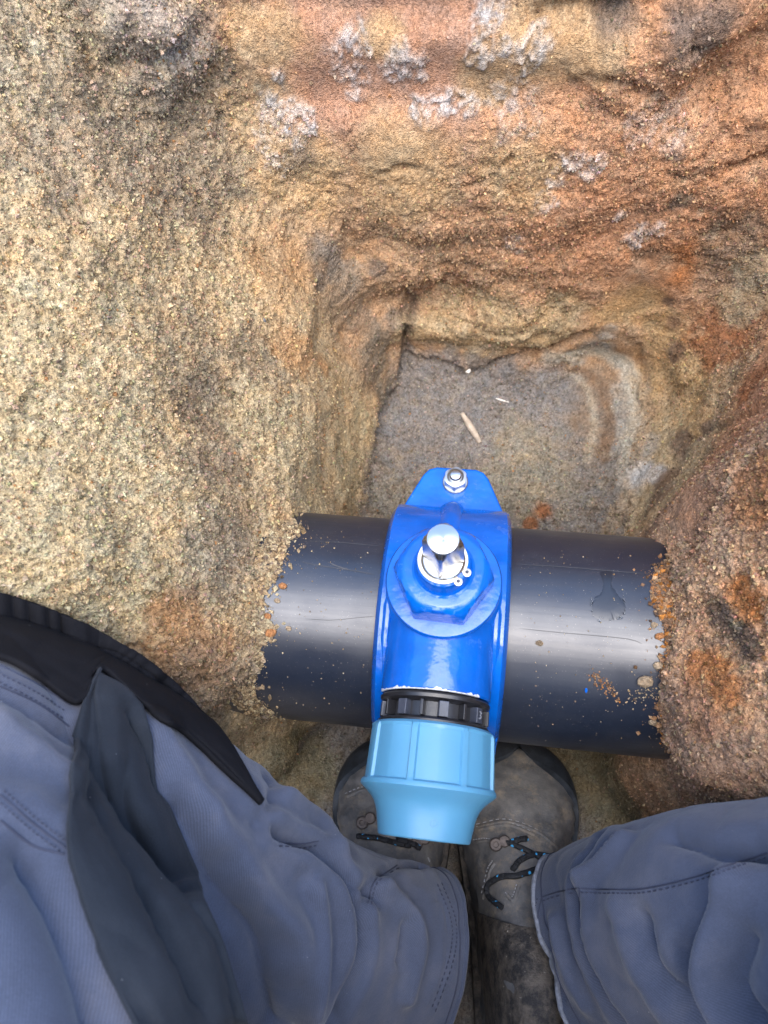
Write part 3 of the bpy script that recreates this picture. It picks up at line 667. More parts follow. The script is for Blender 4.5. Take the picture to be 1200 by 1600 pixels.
bolt(0, .144, .0212); bolt(0, -.144, .0212)
# valve body: stub on the shell, collar flange, hexagon bonnet, boss
bm = bmesh.new(); lathe(bm, [(.058, .090), (.053, .105), (.0475, .115), (.0435, .122), (.0425, .139)], 64); bm_obj('valve_body', bm, MAT['blue'], sad)
bm = bmesh.new(); lathe(bm, [(.042, .1375), (.0446, .1382), (.0455, .1405), (.0455, .1440), (.0444, .1460), (.0400, .1468)], 96); bm_obj('collar_flange', bm, MAT['blue'], sad, sharp=50)
def hexs(a, r, k): return min(r, .0335 / math.cos(((a) % (PI / 3)) - PI / 6))
bm = bmesh.new(); lathe(bm, [(.040, .1466), (.040, .1600), (.0388, .164), (.0372, .1680), (.0350, .1715), (.0325, .1740), (.0300, .1755), (.0285, .1758), (.0235, .1760), (.0218, .1770), (.0206, .1790), (.0200, .182), (.0198, .1900), (.0192, .1918), (.0180, .1925), (.008, .1926)], 144, 'z', (0, 0, 0), lambda a, r, k: hexs(a + R(2), r, k) if k < 8 else r)
bm_obj('bonnet_nut', bm, MAT['blue'], sad, sharp=28)
# spindle: round seat, square shank on the diagonal, turned round top
bm = bmesh.new(); lathe(bm, [(.0158, .190), (.0158, .1962), (.0150, .1972), (.0146, .1974), (.0143, .1968), (.010, .1968)], 56); spn = bm_obj('spindle', bm, MAT['steel'], sad)
def sq(r, k):
    out = []
    for j in range(64):
        a = 2 * PI * j / 64; out.append(min(k, r / max(abs(math.cos(((a + PI / 4 + PI / 4 + R(5)) % (PI / 2)) - PI / 4)), .05)))
    return out
bm = bmesh.new(); rl = []
for z, r, k in ((.1965, .0108, .0150), (.2270, .0106, .0148), (.2320, .0106, .0136), (.2365, .0106, .0113), (.2372, .0106, .0107)):
    rr_ = sq(r, k); rl.append([(rr_[j] * math.cos(2 * PI * j / 64), rr_[j] * math.sin(2 * PI * j / 64), z) for j in range(64)])
rings(bm, rl, cap0=True, cap1=True); bm_obj('square_shank', bm, MAT['steel'], spn, sharp=20)
bm = bmesh.new(); lathe(bm, [(.0104, .2370), (.0104, .2378), (.0100, .2380), (.0012, .2379), (.0006, .2373)], 48)
s = M('turned_face', (.50, .51, .51), .26, 1); s.set('Anisotropic', .75); tn = s.n.new('ShaderNodeTangent'); tn.direction_type = 'RADIAL'; tn.axis = 'Z'; s.l.new(tn.outputs[0], s.b.inputs['Tangent'])
bm_obj('turned_face', bm, s.m, spn)
# snap ring with its two lugs and plier holes
bm = bmesh.new(); gap = R(-38); rl = []
for k in range(49):
    a = gap + R(9) + (2 * PI - R(18)) * k / 48; w = .0017 + .0010 * (0.5 - 0.5 * math.cos(2 * PI * k / 48)); ri = .0160
    rl.append([(r_ * math.cos(a), r_ * math.sin(a), z) for r_, z in ((ri, .1928), (ri + w, .1928), (ri + w, .1942), (ri, .1942))])
rings(bm, rl, cap0=True, cap1=True); clip = bm_obj('snap_ring', bm, MAT['clip'], sad, sharp=30)
for sgn in (-1, 1):
    a = gap + sgn * R(14); cx, cy = .0192 * math.cos(a), .0192 * math.sin(a)
    bm = bmesh.new(); lathe(bm, [(.0031, .1929), (.0031, .1943), (.0028, .1945)], 28, 'z', (cx, cy, 0)); bm_obj('lug', bm, MAT['clip'], clip)
    bm = bmesh.new(); lathe(bm, [(.0014, .1930), (.0014, .19465)], 20, 'z', (cx, cy, 0)); bm_obj('plier_hole', bm, MAT['dark_hole'], clip)
# outlet branch towards the viewer
OZ = .0965
bm = bmesh.new(); lathe(bm, [(.030, -.0800), (.0395, -.0832), (.0425, -.0832), (.0438, -.0820), (.0440, -.079), (.0440, -.050), (.0445, -.03), (.0450, .0), (.043, .02), (.036, .038), (.02, .046)], 96, 'y', (0, 0, OZ)); outlet = bm_obj('outlet_branch', bm, MAT['blue'], sad, sharp=40)
def chip_r(a, r, k): return r + .0005 * math.sin(a * 7 + 1) + .0004 * math.sin(a * 17 + 3)
bm = bmesh.new(); rl = []
for j in range(81):
    a = R(-75) + R(125) * j / 80; wob = .0010 * max(0, math.sin(a * 9 + 1) + .5 * math.sin(a * 23) + .5 * math.sin(a * 41) + .4 * math.sin(a * 77)) + .00005
    rl.append([((.0437 + d_) * math.sin(a), y, OZ + (.0437 + d_) * math.cos(a)) for d_, y in ((-.001, -.0836), (.0005, -.0834), (.0005, -.0828 + wob), (-.001, -.0828 + wob))])
rings(bm, rl, cap0=True, cap1=True); bm_obj('chipped_coating', bm, MAT['chip'], outlet)
# webs where the branch grows out of the shell
for sx in (-1, 1):
    bm = bmesh.new(); rl = []
    for y, hw in ((-.082, .0006), (-.066, .004), (-.04, .006), (-.015, .006), (.004, .003), (.014, .0004)):
        zt = math.sqrt(max((SR + ST) ** 2 - y * y, .001)); rl.append([(sx * (.0440 + hw * math.cos(t)), y, zt - .007 + (.003 + hw * 1.2) * math.sin(t)) for t in np.linspace(0, 2 * PI, 14, endpoint=False)])
    rings(bm, rl, cap0=True, cap1=True); bm_obj('web', bm, MAT['blue'], sad)

coup = empty('compression_coupling', tuple(PA), YAW)
tag(coup, 'light blue ribbed compression nut with black toothed collar screwed into the saddle outlet', 'coupling')
bm = bmesh.new(); lathe(bm, [(.0300, -.078), (.0365, -.0840), (.0425, -.0845), (.0436, -.0860), (.0432, -.0885), (.0400, -.0900), (.0362, -.0910), (.0362, -.1015), (.0425, -.1030), (.0438, -.1045), (.0438, -.1070), (.040, -.110), (.03, -.115)], 80, 'y', (0, 0, OZ)); collar = bm_obj('collar', bm, MAT['collar'], coup)
for k in range(16):
    a = R(11) + 2 * PI * k / 16; wide = k % 2 == 0; wd = .0075 if wide else .0026; hgt = .0418 if wide else .0428
    rot = Matrix.Rotation(a, 3, 'Y'); c = rot @ Vector((0, 0, hgt - .003)); bm = bmesh.new()
    box(bm, (c.x, -.0962, OZ + c.z), (wd, .0116, .0075), rot); bm_obj('tooth', bm, MAT['collar_face' if wide else 'collar'], collar, bevel=.0006)
cu = bpy.data.curves.new('size_mark', 'FONT'); cu.body = '3'; cu.size = .0085; cu.extrude = .0003; cu.align_x = 'CENTER'; cu.align_y = 'CENTER'
tmp = bpy.data.objects.new('size_mark', cu); col.objects.link(tmp); dg = bpy.context.evaluated_depsgraph_get(); me = bpy.data.meshes.new_from_object(tmp.evaluated_get(dg)); bpy.data.objects.remove(tmp)
me.materials.append(MAT['grey_text']); mk = bpy.data.objects.new('size_mark', me); col.objects.link(mk); mk.parent = collar
a = R(11 + 22.5 * 2); rot = Matrix.Rotation(a, 3, 'Y'); cpos = rot @ Vector((0, 0, .0427)); mk.location = (cpos.x, -.0962, OZ + cpos.z); mk.rotation_euler = (0, a, 0)
# nut: eight raised ribs with flat recessed panels, flared skirt, smooth tail
def nut_r(a, r, k):
    if 2 <= k <= 7:
        d = ((a + R(-31) + PI / 8) % (PI / 4)) - PI / 8
        if 3 <= k <= 6:
            return r if abs(d) < R(3.0) else r - .0021 + .0006 * (abs(d) / (PI / 8)) ** 2
            fl = (r - .0022) * math.cos(PI / 9) / max(math.cos(min(max(abs(((d + PI / 4) % (PI / 4)) - PI / 8), 0), PI / 8)), .1)
            return r if abs(d) < R(2.6) else max(min(fl * 1.028, r - .0008), r - .0030)
    return r
prof = [(.040, -.1062), (.0455, -.1062), (.0480, -.1085), (.0490, -.1110), (.0492, -.1125), (.0505, -.1500), (.0507, -.1520), (.0512, -.1535), (.0518, -.1550), (.0518, -.1572), (.0500, -.1592), (.0475, -.1625), (.0440, -.1660), (.0412, -.1700), (.0394, -.1745), (.0380, -.180), (.0366, -.188), (.0355, -.1945), (.0346, -.1955), (.0332, -.1950), (.0322, -.185), (.0318, -.13)]
prof = [(r_ if h_ > -.16 else r_ * .975, -.1062 + (h_ + .1062) * .90) for r_, h_ in prof]
bm = bmesh.new(); lathe(bm, prof, 288, 'y', (0, 0, OZ), nut_r, cap0=False, cap1=True); nut = bm_obj('nut', bm, MAT['cap_blue'], coup, sharp=24)
a = R(12); yy = -.1750; rr0 = .0368
bm = bmesh.new(); rot = Matrix.Rotation(a, 4, 'Y'); 
for j, (r0, r1) in enumerate(((.0030, .0024),)):
    rl = []
    for t in np.linspace(0, 2 * PI, 28, endpoint=False):
        rl.append([Vector((r_ * math.cos(t), yy + r_ * math.sin(t), math.sqrt(rr0 ** 2 - (r_ * math.cos(t)) ** 2) + dz_ - .19 * 0 - (yy + .1750 + r_ * math.sin(t)) * -.17)) for r_, dz_ in ((r1, -.001), (r1, .0003), (r0, .0003), (r0, -.001))])
    rings(bm, rl, close=True)
box(bm, (0, yy, rr0 + .0001), (.0006, .0034, .0006))
bmesh.ops.transform(bm, matrix=Matrix.Translation((0, 0, OZ)) @ rot, verts=bm.verts); bm_obj('mould_mark', bm, MAT['cap_blue'], nut)
#PERSON

# ------------------------------------------------------------------ small things lying on the pit floor
def floor_at(px, py):
    return on_soil([px], [py])[0]
def splinter(name, pts, r, label, cat, mat, flat=.5):
    P = spline(np.array([floor_at(*p) for p in pts]) + np.array([0, 0, r * .7]), 14); n = len(P); o = empty(name, tuple(P[0]))
    bm = bmesh.new(); prof = [r * (.35 + .65 * math.sin(PI * min(.12 + k / (n - 1) * .8, 1))) * random.uniform(.85, 1.15) for k in range(n)]
    tube(bm, [p - P[0] for p in P], prof, 9)
    ob = bm_obj(name, bm, mat); bpy.data.objects.remove(o); ob.location = P[0]; tag(ob, label, cat); return ob
splinter('wood_chip', [(722, 648), (732, 664), (742, 680), (750, 694)], .0048, 'pale flat splinter of wood on the grey pit floor above the saddle', 'wood chip', MAT['wood'])
splinter('twig', [(775, 623), (785, 626), (795, 629)], .0011, 'thin pale twig on the grey floor beside the wood splinter', 'twig', MAT['pebble'])
splinter('root', [(728, 690), (734, 706), (737, 722)], .0014, 'short dark root below the wood splinter on the grey floor', 'root', MAT['leather'])
def pebble(px, py, r, label, mat='pebble', shape=(1, .8, .7)):
    bm = bmesh.new(); bmesh.ops.create_icosphere(bm, subdivisions=3, radius=1)
    v = np.array([w.co for w in bm.verts]); v *= (1 + .3 * fbm(v, 1.1, 2, off=px * .1))[:, None] * np.array(shape) * r
    for w, p in zip(bm.verts, v): w.co = p
    o = bm_obj('pebble', bm, MAT[mat]); o.location = floor_at(px, py) + np.array([0, 0, r * .3]); o.rotation_euler = (random.random(), random.random(), random.random()); tag(o, label, 'pebble')
pebble(731, 580, .0042, 'small white pebble at the foot of the far face')
pebble(411, 507, .0050, 'dark glossy pebble set in the sandy bank', 'leather', (.6, .7, 1.3))
pebble(693, 600, .0022, 'tiny white grain of stone on the grey floor near the crack')

# ------------------------------------------------------------------ the squatting person
person = empty('person', (.07, -.10, 0))
tag(person, 'person squatting at the pipe in grey-blue work trousers and muddy grey boots', 'person')
POFF = np.array([.07, -.10, 0])
def pz(px, py, z): return at_z(px, py, z)
LEG = [  # centre, radius front-back, radius across
    (pz(668, 1500, .150), .073, .050), (pz(612, 1490, .175), .075, .056), (pz(470, 1448, .240), .074, .068), (pz(300, 1342, .315), .078, .074), (pz(110, 1235, .375), .084, .080), (pz(-70, 1185, .420), .088, .084),
    (pz(-120, 1290, .462), .086, .088), (pz(-60, 1470, .470), .088, .090), (pz(40, 1640, .462), .090, .092), (np.array([-.115, -.22, .43]), .094, .096), (np.array([-.05, -.36, .38]), .105, .105), (np.array([.01, -.47, .33]), .125, .12),
    (np.array([.075, -.51, .31]), .15, .13), (np.array([.14, -.47, .33]), .125, .12), (np.array([.22, -.36, .38]), .105, .105), (np.array([.36, -.27, .43]), .094, .096),
    (pz(1560, 1760, .455), .090, .092), (pz(1640, 1640, .460), .088, .090), (pz(1620, 1530, .448), .086, .088), (pz(1470, 1480, .405), .088, .084), (pz(1260, 1472, .335), .086, .080), (pz(1090, 1472, .260), .088, .072), (pz(990, 1490, .190), .094, .060), (pz(918, 1512, .155), .090, .052)]
NA, NB = 640, 200
ctr = spline([c for c, _, _ in LEG], NA); rad = spline([(a, b, 0) for _, a, b in LEG], NA)
d = np.gradient(ctr, axis=0); d /= np.linalg.norm(d, axis=1, keepdims=True)
e1 = np.zeros_like(d); v0 = np.array([0, 1., 0.1])
for k in range(NA):
    v0 = v0 - (v0 @ d[k]) * d[k]; v0 /= np.linalg.norm(v0); e1[k] = v0
e2 = np.cross(d, e1)
ang = np.linspace(0, 2 * PI, NB, endpoint=False)
def leg_surface(dr=0.0):
    return ctr[:, None] + (rad[:, 0, None] * np.cos(ang)[None] + dr)[..., None] * e1[:, None] + (rad[:, 1, None] * np.sin(ang)[None] + dr)[..., None] * e2[:, None]
G = leg_surface().reshape(-1, 3)
def gn(G_):
    g = G_.reshape(NA, NB, 3); du = np.gradient(g, axis=0); dv = np.roll(g, -1, 1) - np.roll(g, 1, 1)
    n = np.cross(du, dv).reshape(-1, 3); n /= np.linalg.norm(n, axis=1, keepdims=True) + 1e-12
    c = np.repeat(ctr, NB, 0); sg = np.sign(((G_ - c) * n).sum(1, keepdims=True)); sg[sg == 0] = 1; return n * sg
gi = np.arange(NA * NB).reshape(NA, NB); gfaces = np.stack([gi[:-1], np.roll(gi[:-1], -1, 1), np.roll(gi[1:], -1, 1), gi[1:]], -1).reshape(-1, 4)
def bvh_of(G_, F_): return BVHTree.FromPolygons([tuple(p) for p in G_], [tuple(map(int, f)) for f in F_])
def drape(tree, pts, n=None, lift=0.0):
    """Lay a line of photo points onto a surface."""
    P = spline(np.array(pts, float), n or 6 * len(pts)) if len(pts) > 1 else np.array(pts, float); out = []
    for px, py in P:
        dd = ray(px, py); h, nn, _, _ = tree.ray_cast(Vector(CAM), Vector(dd))
        if h is not None:
            nn = nn if nn.dot(Vector(dd)) < 0 else -nn; out.append(np.array(h + nn * lift))
    return np.array(out)
tree = bvh_of(G, gfaces); Nn = gn(G)
FOLDS = [  # photo line, width, depth
    ([(430, 1300), (520, 1335), (556, 1400), (572, 1465), (560, 1530), (520, 1600)], .0055, -.010), ([(500, 1330), (545, 1370), (590, 1400)], .006, -.006), ([(330, 1270), (380, 1350), (430, 1420), (480, 1480), (500, 1580)], .010, .007), ([(280, 1260), (330, 1370), (400, 1470), (420, 1600)], .009, -.007),
    ([(500, 1390), (512, 1450), (505, 1520), (480, 1600)], .006, .006), ([(600, 1380), (640, 1420), (660, 1480), (640, 1560)], .007, .006), ([(570, 1420), (580, 1380), (620, 1352), (660, 1350)], .004, -.005), ([(640, 1440), (636, 1475), (630, 1500)], .004, -.006), ([(250, 1140), (300, 1220), (330, 1320)], .009, .006),
    ([(440, 1240), (500, 1280), (530, 1320)], .008, .006), ([(400, 1290), (430, 1240), (420, 1215)], .006, -.005), ([(0, 1130), (60, 1180), (105, 1215)], .008, .005), ([(40, 1330), (90, 1420), (130, 1520), (150, 1600)], .012, -.010), ([(0, 1080), (50, 1110), (100, 1150)], .007, -.005), ([(250, 1420), (300, 1500), (330, 1600)], .007, .005),
    ([(130, 1220), (170, 1320), (240, 1430), (300, 1560)], .006, -.006), ([(170, 1180), (220, 1270), (280, 1400), (340, 1540)], .007, .004), ([(200, 1110), (235, 1180), (245, 1240)], .006, -.005),
    ([(906, 1370), (905, 1430), (915, 1490), (945, 1560), (975, 1600)], .006, -.012), ([(940, 1300), (915, 1345), (905, 1385)], .005, -.007), ([(975, 1310), (930, 1360), (908, 1385)], .006, .006), ([(870, 1440), (880, 1500), (915, 1570)], .008, .006), ([(960, 1420), (985, 1500), (1040, 1590)], .010, .006),
    ([(1120, 1400), (1080, 1470), (1065, 1530), (1090, 1600)], .008, -.008), ([(1160, 1370), (1120, 1440), (1105, 1520), (1130, 1590)], .011, .008), ([(1000, 1430), (1020, 1500), (1070, 1580)], .006, -.005), ([(1150, 1330), (1190, 1330)], .008, -.005), ([(1050, 1310), (1120, 1330), (1180, 1325)], .008, -.006), ([(860, 1450), (850, 1500), (880, 1560)], .004, -.004), ([(1170, 1460), (1150, 1540), (1180, 1600)], .009, -.007)]
fd = np.zeros(len(G)); nW = fbm(G, .05, 3, .55, off=3.3)
for pts, w, h in FOLDS:
    poly = drape(tree, pts)
    if len(poly) < 2: continue
    dd = seg_dist(G + .004 * nW[:, None], poly); fd += (1.7 * h * np.exp(-dd / (w * .6)) if h < 0 else 1.2 * h * np.exp(-(dd / w) ** 2)) - .40 * h * np.exp(-((dd - 2.1 * w) / (1.3 * w)) ** 2)
# general rumpling, stretched round the leg
uv = np.stack([np.repeat(np.arange(NA) / NA * 2.2 * 2, NB), np.tile(np.sin(ang) * .25, NA), np.tile(np.cos(ang) * .25, NA)], -1)
wr1 = np.abs(vnoise(uv * np.array([9., 7., 7.]) + .5 * nW[:, None] + 3.1)); wr2 = np.abs(vnoise(uv * np.array([20., 9., 9.]) + .8 * nW[:, None] + 9.7))
fd -= .0012 * np.clip(1 - wr1 * 4.5, 0, 1) ** 1.5 + .0005 * np.clip(1 - wr2 * 4, 0, 1) ** 1.5
fd += .0045 * fbm(G, .085, 2, .5, off=8.8) + .0014 * fbm(G, .03, 2, off=5.5)
G2 = G + Nn * fd[:, None]
# hems flare a little
alen = np.concatenate([[0], np.cumsum(np.linalg.norm(np.diff(ctr, axis=0), axis=1))])
wv_ = np.stack([np.repeat(alen, NB), np.minimum(np.tile(ang, NA), 2 * PI - np.tile(ang, NA)) * .08, np.zeros(NA * NB)], -1) * 420.0
tr = mesh_obj('trousers', G2 - POFF, gfaces, MAT['twill'], person, attrs={'Weave': wv_}); so = tr.modifiers.new('thickness', 'SOLIDIFY'); so.thickness = .0016; so.offset = -1
tree2 = bvh_of(G2, gfaces); N2 = gn(G2)
PX, PY = project(G2); fx = PX[gfaces].mean(1); fy = PY[gfaces].mean(1)
facing = (N2 * (CAM - G2)).sum(1); facing /= np.linalg.norm(CAM - G2, axis=1); ff = facing[gfaces].mean(1)
def inside(x, y, poly):
    c = np.zeros(len(x), bool); n = len(poly)
    for i in range(n):
        (x1, y1), (x2, y2) = poly[i], poly[(i + 1) % n]
        t = ((y1 > y) != (y2 > y)) & (x < (x2 - x1) * (y - y1) / ((y2 - y1) or 1e-9) + x1); c ^= t
    return c
def strip_patch(name, edge_a, edge_b, mat, lift, thick, rows=110, cols_=34, parent=None, folds=0.0):
    """A piece of cloth laid over the leg between two lines of photo points; it wraps round the outline where a line runs past it."""
    A_, B_ = spline(np.array(edge_a, float), rows), spline(np.array(edge_b, float), rows); V_ = np.zeros((rows, cols_, 3))
    for i_ in range(rows):
        last = None
        for j_ in range(cols_):
            px, py = A_[i_] + (B_[i_] - A_[i_]) * j_ / (cols_ - 1); dd = ray(px, py); h, nn, _, dist = tree2.ray_cast(Vector(CAM), Vector(dd))
            if h is not None and (last is None or abs(dist - last) < .05): nn = nn if nn.dot(Vector(dd)) < 0 else -nn; last = dist
            else:
                q_ = Vector(CAM + dd * ((last or .45) + .012)); h, nn, _, dist = tree2.find_nearest(q_)
                nn = (q_ - h).normalized(); h = h.lerp(q_, .75)
            V_[i_, j_] = np.array(h + nn * lift)
    if folds:
        C_ = V_ - CAM; C_ /= np.linalg.norm(C_, axis=2, keepdims=True); ii_, jj_ = np.meshgrid(np.linspace(0, 1, rows), np.linspace(0, 1, cols_), indexing='ij')
        q_ = np.stack([ii_ * 2.2 + 3, jj_ * 5 - ii_ * 2.0, jj_ * 0 + 1.5], -1).reshape(-1, 3); w_ = np.abs(vnoise(q_)).reshape(rows, cols_)
        V_ -= C_ * (folds * (1 - np.clip(1 - w_ * 4, 0, 1) ** 1.3))[..., None]
    for _ in range(1 if folds else 3):
        V_[1:-1] = .5 * V_[1:-1] + .25 * (V_[:-2] + V_[2:]); V_[:, 1:-1] = .5 * V_[:, 1:-1] + .25 * (V_[:, :-2] + V_[:, 2:])
    gi_ = np.arange(rows * cols_).reshape(rows, cols_); F_ = np.stack([gi_[:-1, :-1], gi_[:-1, 1:], gi_[1:, 1:], gi_[1:, :-1]], -1).reshape(-1, 4)
    o = mesh_obj(name, V_.reshape(-1, 3) - POFF, F_, mat, parent); so = o.modifiers.new('thickness', 'SOLIDIFY'); so.thickness = thick; so.offset = 0; return o
strip_patch('knee_pad_pocket', [(-120, 1010), (0, 1036), (60, 1068), (120, 1105), (150, 1052), (190, 1080), (240, 1122), (290, 1155), (345, 1205), (402, 1256)], [(-120, 880), (0, 920), (70, 945), (130, 970), (190, 1003), (230, 1030), (282, 1080), (325, 1130), (365, 1185), (404, 1252)], MAT['pad_black'], .0035, .004, parent=tr, folds=.002)
strip_patch('stretch_panel', [(148, 1058), (122, 1120), (107, 1220), (106, 1320), (128, 1400), (165, 1500), (208, 1600), (240, 1660)], [(150, 1056), (200, 1085), (236, 1140), (250, 1240), (300, 1360), (350, 1480), (388, 1600), (410, 1660)], MAT['panel_grey'], .0030, .0016, parent=tr, folds=.0045)
def seam(pts, r, mat, name='seam', lift=.0006, tree_=None, parent=None, n=None):
    P = drape(tree_ or tree2, pts, n, lift)
    if len(P) < 3: return
    bm = bmesh.new(); tube(bm, P - POFF, r, 6); return bm_obj(name, bm, mat, parent or tr)
seam([(150, 1055), (125, 1110), (107, 1210), (106, 1320), (128, 1400), (165, 1500), (210, 1600)], .0016, MAT['panel_grey'], 'piping', .0055)
for pts in ([(0, 1040), (60, 1070), (110, 1102)], [(0, 1072), (60, 1100), (108, 1135)], [(0, 1242), (50, 1285), (102, 1325)], [(0, 1282), (50, 1320), (100, 1335)], [(140, 1210), (190, 1300), (270, 1420), (340, 1560)], [(130, 1200), (170, 1290), (250, 1420), (320, 1570)], [(165, 1075), (135, 1130), (125, 1220), (130, 1330), (170, 1450)],
            [(436, 1316), (470, 1318), (497, 1314)], [(575, 1412), (585, 1378), (620, 1352)], [(846, 1402), (870, 1394), (904, 1387)], [(908, 1388), (960, 1390), (1010, 1388), (1080, 1372), (1140, 1352), (1198, 1332)], [(846, 1405), (840, 1440), (846, 1470)], [(906, 1388), (905, 1420), (908, 1450)]):
    seam(pts, .00055, MAT['thread'], lift=.0002)
def stitches(pts, off, name='stitching', tree_=None):
    A_ = np.array(pts, float); t_ = np.gradient(A_, axis=0); nn_ = np.stack([-t_[:, 1], t_[:, 0]], -1); nn_ /= np.linalg.norm(nn_, axis=1, keepdims=True) + 1e-9
    L_ = A_ + nn_ * off; n_ = int(max(np.linalg.norm(np.diff(L_, axis=0), axis=1).sum() / 4.0, 6)); P = drape(tree2, [tuple(p) for p in L_], n_, .0004)
    bm = bmesh.new()
    for k in range(0, len(P) - 1, 2):
        if np.linalg.norm(P[k + 1] - P[k]) < .01: tube(bm, [P[k] - POFF, P[k + 1] - POFF], .0005, 5)
    o = bm_obj(name, bm, MAT['thread'], tr); o['kind'] = 'stuff'
for pts, offs in (([(0, 1040), (60, 1070), (110, 1102)], (12, 24)), ([(0, 1242), (50, 1285), (102, 1325)], (-9, 9)), ([(436, 1316), (470, 1318), (497, 1314)], (6,)), ([(846, 1402), (870, 1394), (904, 1387)], (6,)), ([(908, 1388), (960, 1390), (1010, 1388), (1080, 1372), (1140, 1352), (1198, 1332)], (6,)),
                  ([(690, 1380), (712, 1440), (708, 1500), (680, 1580)], (0, 7)), ([(575, 1412), (585, 1378), (620, 1352)], (5,)), ([(846, 1405), (838, 1440), (846, 1490), (870, 1560)], (6,))):
    for of in offs: stitches(pts, of)
# hems: doubled edge and the stitch line above it
for k0, k1, sg in ((0, 5, 1), (NA - 1, NA - 6, -1)):
    E = G2.reshape(NA, NB, 3)[k0]; Nh = N2.reshape(NA, NB, 3)[k0]; bm = bmesh.new(); rl = []
    P = [Vector(p) for p in (E - POFF)]; tube(bm, P + [P[0]], .0022, 8, caps=False); bm_obj('hem', bm, MAT['twill' if sg > 0 else 'hem_frayed'], tr)
    E = G2.reshape(NA, NB, 3)[k1] + N2.reshape(NA, NB, 3)[k1] * .0003; bm = bmesh.new(); P = [Vector(p) for p in (E - POFF)]; tube(bm, P + [P[0]], .0006, 6, caps=False); bm_obj('hem_stitch', bm, MAT['thread'], tr)

# boots
SEC = [(-.192, .020, .085), (-.186, .031, .15), (-.165, .039, .185), (-.12, .043, .19), (-.08, .045, .182), (-.045, .048, .158), (-.01, .053, .128), (.025, .058, .108), (.050, .062, .097), (.072, .0605, .089), (.090, .055, .080), (.105, .045, .070), (.116, .032, .059), (.1225, .018, .048), (.1245, .006, .040)]
def boot(cx, cy, yaw, side):
    b = empty('boot', (cx - POFF[0], cy - POFF[1], 0), yaw); b.parent = person
    S = spline([(y, w, h) for y, w, h in SEC], 70); n2 = 72
    def section(y, w, h, grow=0, low=.016):
        out = []; bend = side * .010 * math.cos((y + .19) / .32 * PI * 1.1)
        for j in range(n2):
            a = 2 * PI * j / n2; ca, sa = math.cos(a), math.sin(a)
            if sa >= 0: z = .034 + (h - .034 + grow) * abs(sa) ** .82; x = (w + grow) * math.copysign(abs(ca) ** .80, ca) * (1 - .20 * max(z - .05, 0) / .12)
            else: z = .034 - (.034 - low) * abs(sa) ** .5; x = (w + grow) * math.copysign(abs(ca) ** .55, ca)
            out.append((x + bend, y, z))
        return out
    bm = bmesh.new(); rings(bm, [section(*s_) for s_ in S], cap0=True, cap1=True)
    v = np.array([w.co for w in bm.verts]); k = .0035 * fbm(v, .035, 3, off=cx * 40) + .0036 * ridged(v * np.array([.5, 1.7, 1]), .024, 2, off=cx * 31 + 2)
    bm.normal_update()
    for w, kk in zip(bm.verts, k): w.co = w.co + w.normal * kk
    up = bm_obj('upper', bm, MAT['leather'], b, sharp=0)
    # sole
    bm = bmesh.new(); out = []
    ys = np.linspace(0, 1, 40)
    Ss = spline([(y, w, h) for y, w, h in SEC], 40); prof = [(z_, g_) for z_, g_ in ((0, .001), (.006, .005), (.022, .0055), (.034, .004), (.036, 0))]
    for z_, g_ in prof:
        L_ = [(s_[1] + g_ + side * .010 * math.cos((s_[0] + .19) / .32 * PI * 1.1), s_[0] + (g_ if i > 36 else 0), z_) for i, s_ in enumerate(Ss)] + [(-s_[1] - g_ + side * .010 * math.cos((s_[0] + .19) / .32 * PI * 1.1), s_[0] + (g_ if i > 36 else 0), z_) for i, s_ in list(enumerate(Ss))[::-1]]
        out.append(L_)
    rings(bm, out, cap0=True, cap1=True); bm_obj('sole', bm, MAT['mud'], b)
    # rubber toe guard
    T = spline([(y, w, h) for y, w, h in SEC if y > .0], 34); bm = bmesh.new()
    for sg in (1, -1):
        rows_ = []
        for s_ in T:
            top = R(14) + R(76) * sstep(.055, .118, np.array(s_[0])) ** 1.3; row = []
            for g_, lst in ((.0036, np.linspace(-.5, float(top), 14)), (-.0015, [float(top)])):
                for t in lst:
                    z = .034 + (s_[2] - .034 + g_) * abs(math.sin(t)) ** .82 if t >= 0 else .034 - .018 * abs(math.sin(t)) ** .5
                    x = sg * (s_[1] + g_) * math.cos(t) ** .8 * (1 - .20 * max(z - .05, 0) / .12)
                    row.append(bm.verts.new((x + side * .010 * math.cos((s_[0] + .19) / .32 * PI * 1.1), s_[0] + (.003 if g_ > 0 else 0), z)))
            rows_.append(row)
        for a_, b_ in zip(rows_[:-1], rows_[1:]):
            for q0, q1, q2, q3 in zip(a_[:-1], a_[1:], b_[1:], b_[:-1]): bm.faces.new((q0, q1, q2, q3))
    bm_obj('toe_guard', bm, MAT['rubber'], b)
    # padded cuff and dark tongue over the instep
    bm = bmesh.new(); Cc = [s_ for s_ in S if -.175 < s_[0] < -.035]; rings(bm, [section(s_[0], s_[1], s_[2], .0025)[4:33] + section(s_[0], s_[1], s_[2], -.002)[4:33][::-1] for s_ in Cc[::2]], cap0=True, cap1=True)
    bm_obj('tongue', bm, MAT['mud'], b)
    return b, up
BT = []
for cx, cy, yaw, side in ((-.004, -.036, R(4), -1), (.136, -.036, R(-5), 1)): BT.append(boot(cx, cy, yaw, side))
bpy.context.view_layer.update()
def tree_of(objs):
    V_, F_ = [], []
    for o in objs:
        mw = o.matrix_world; b0 = len(V_); V_ += [tuple(mw @ v.co) for v in o.data.vertices]; F_ += [tuple(b0 + i for i in p.vertices) for p in o.data.polygons]
    return BVHTree.FromPolygons(V_, F_)
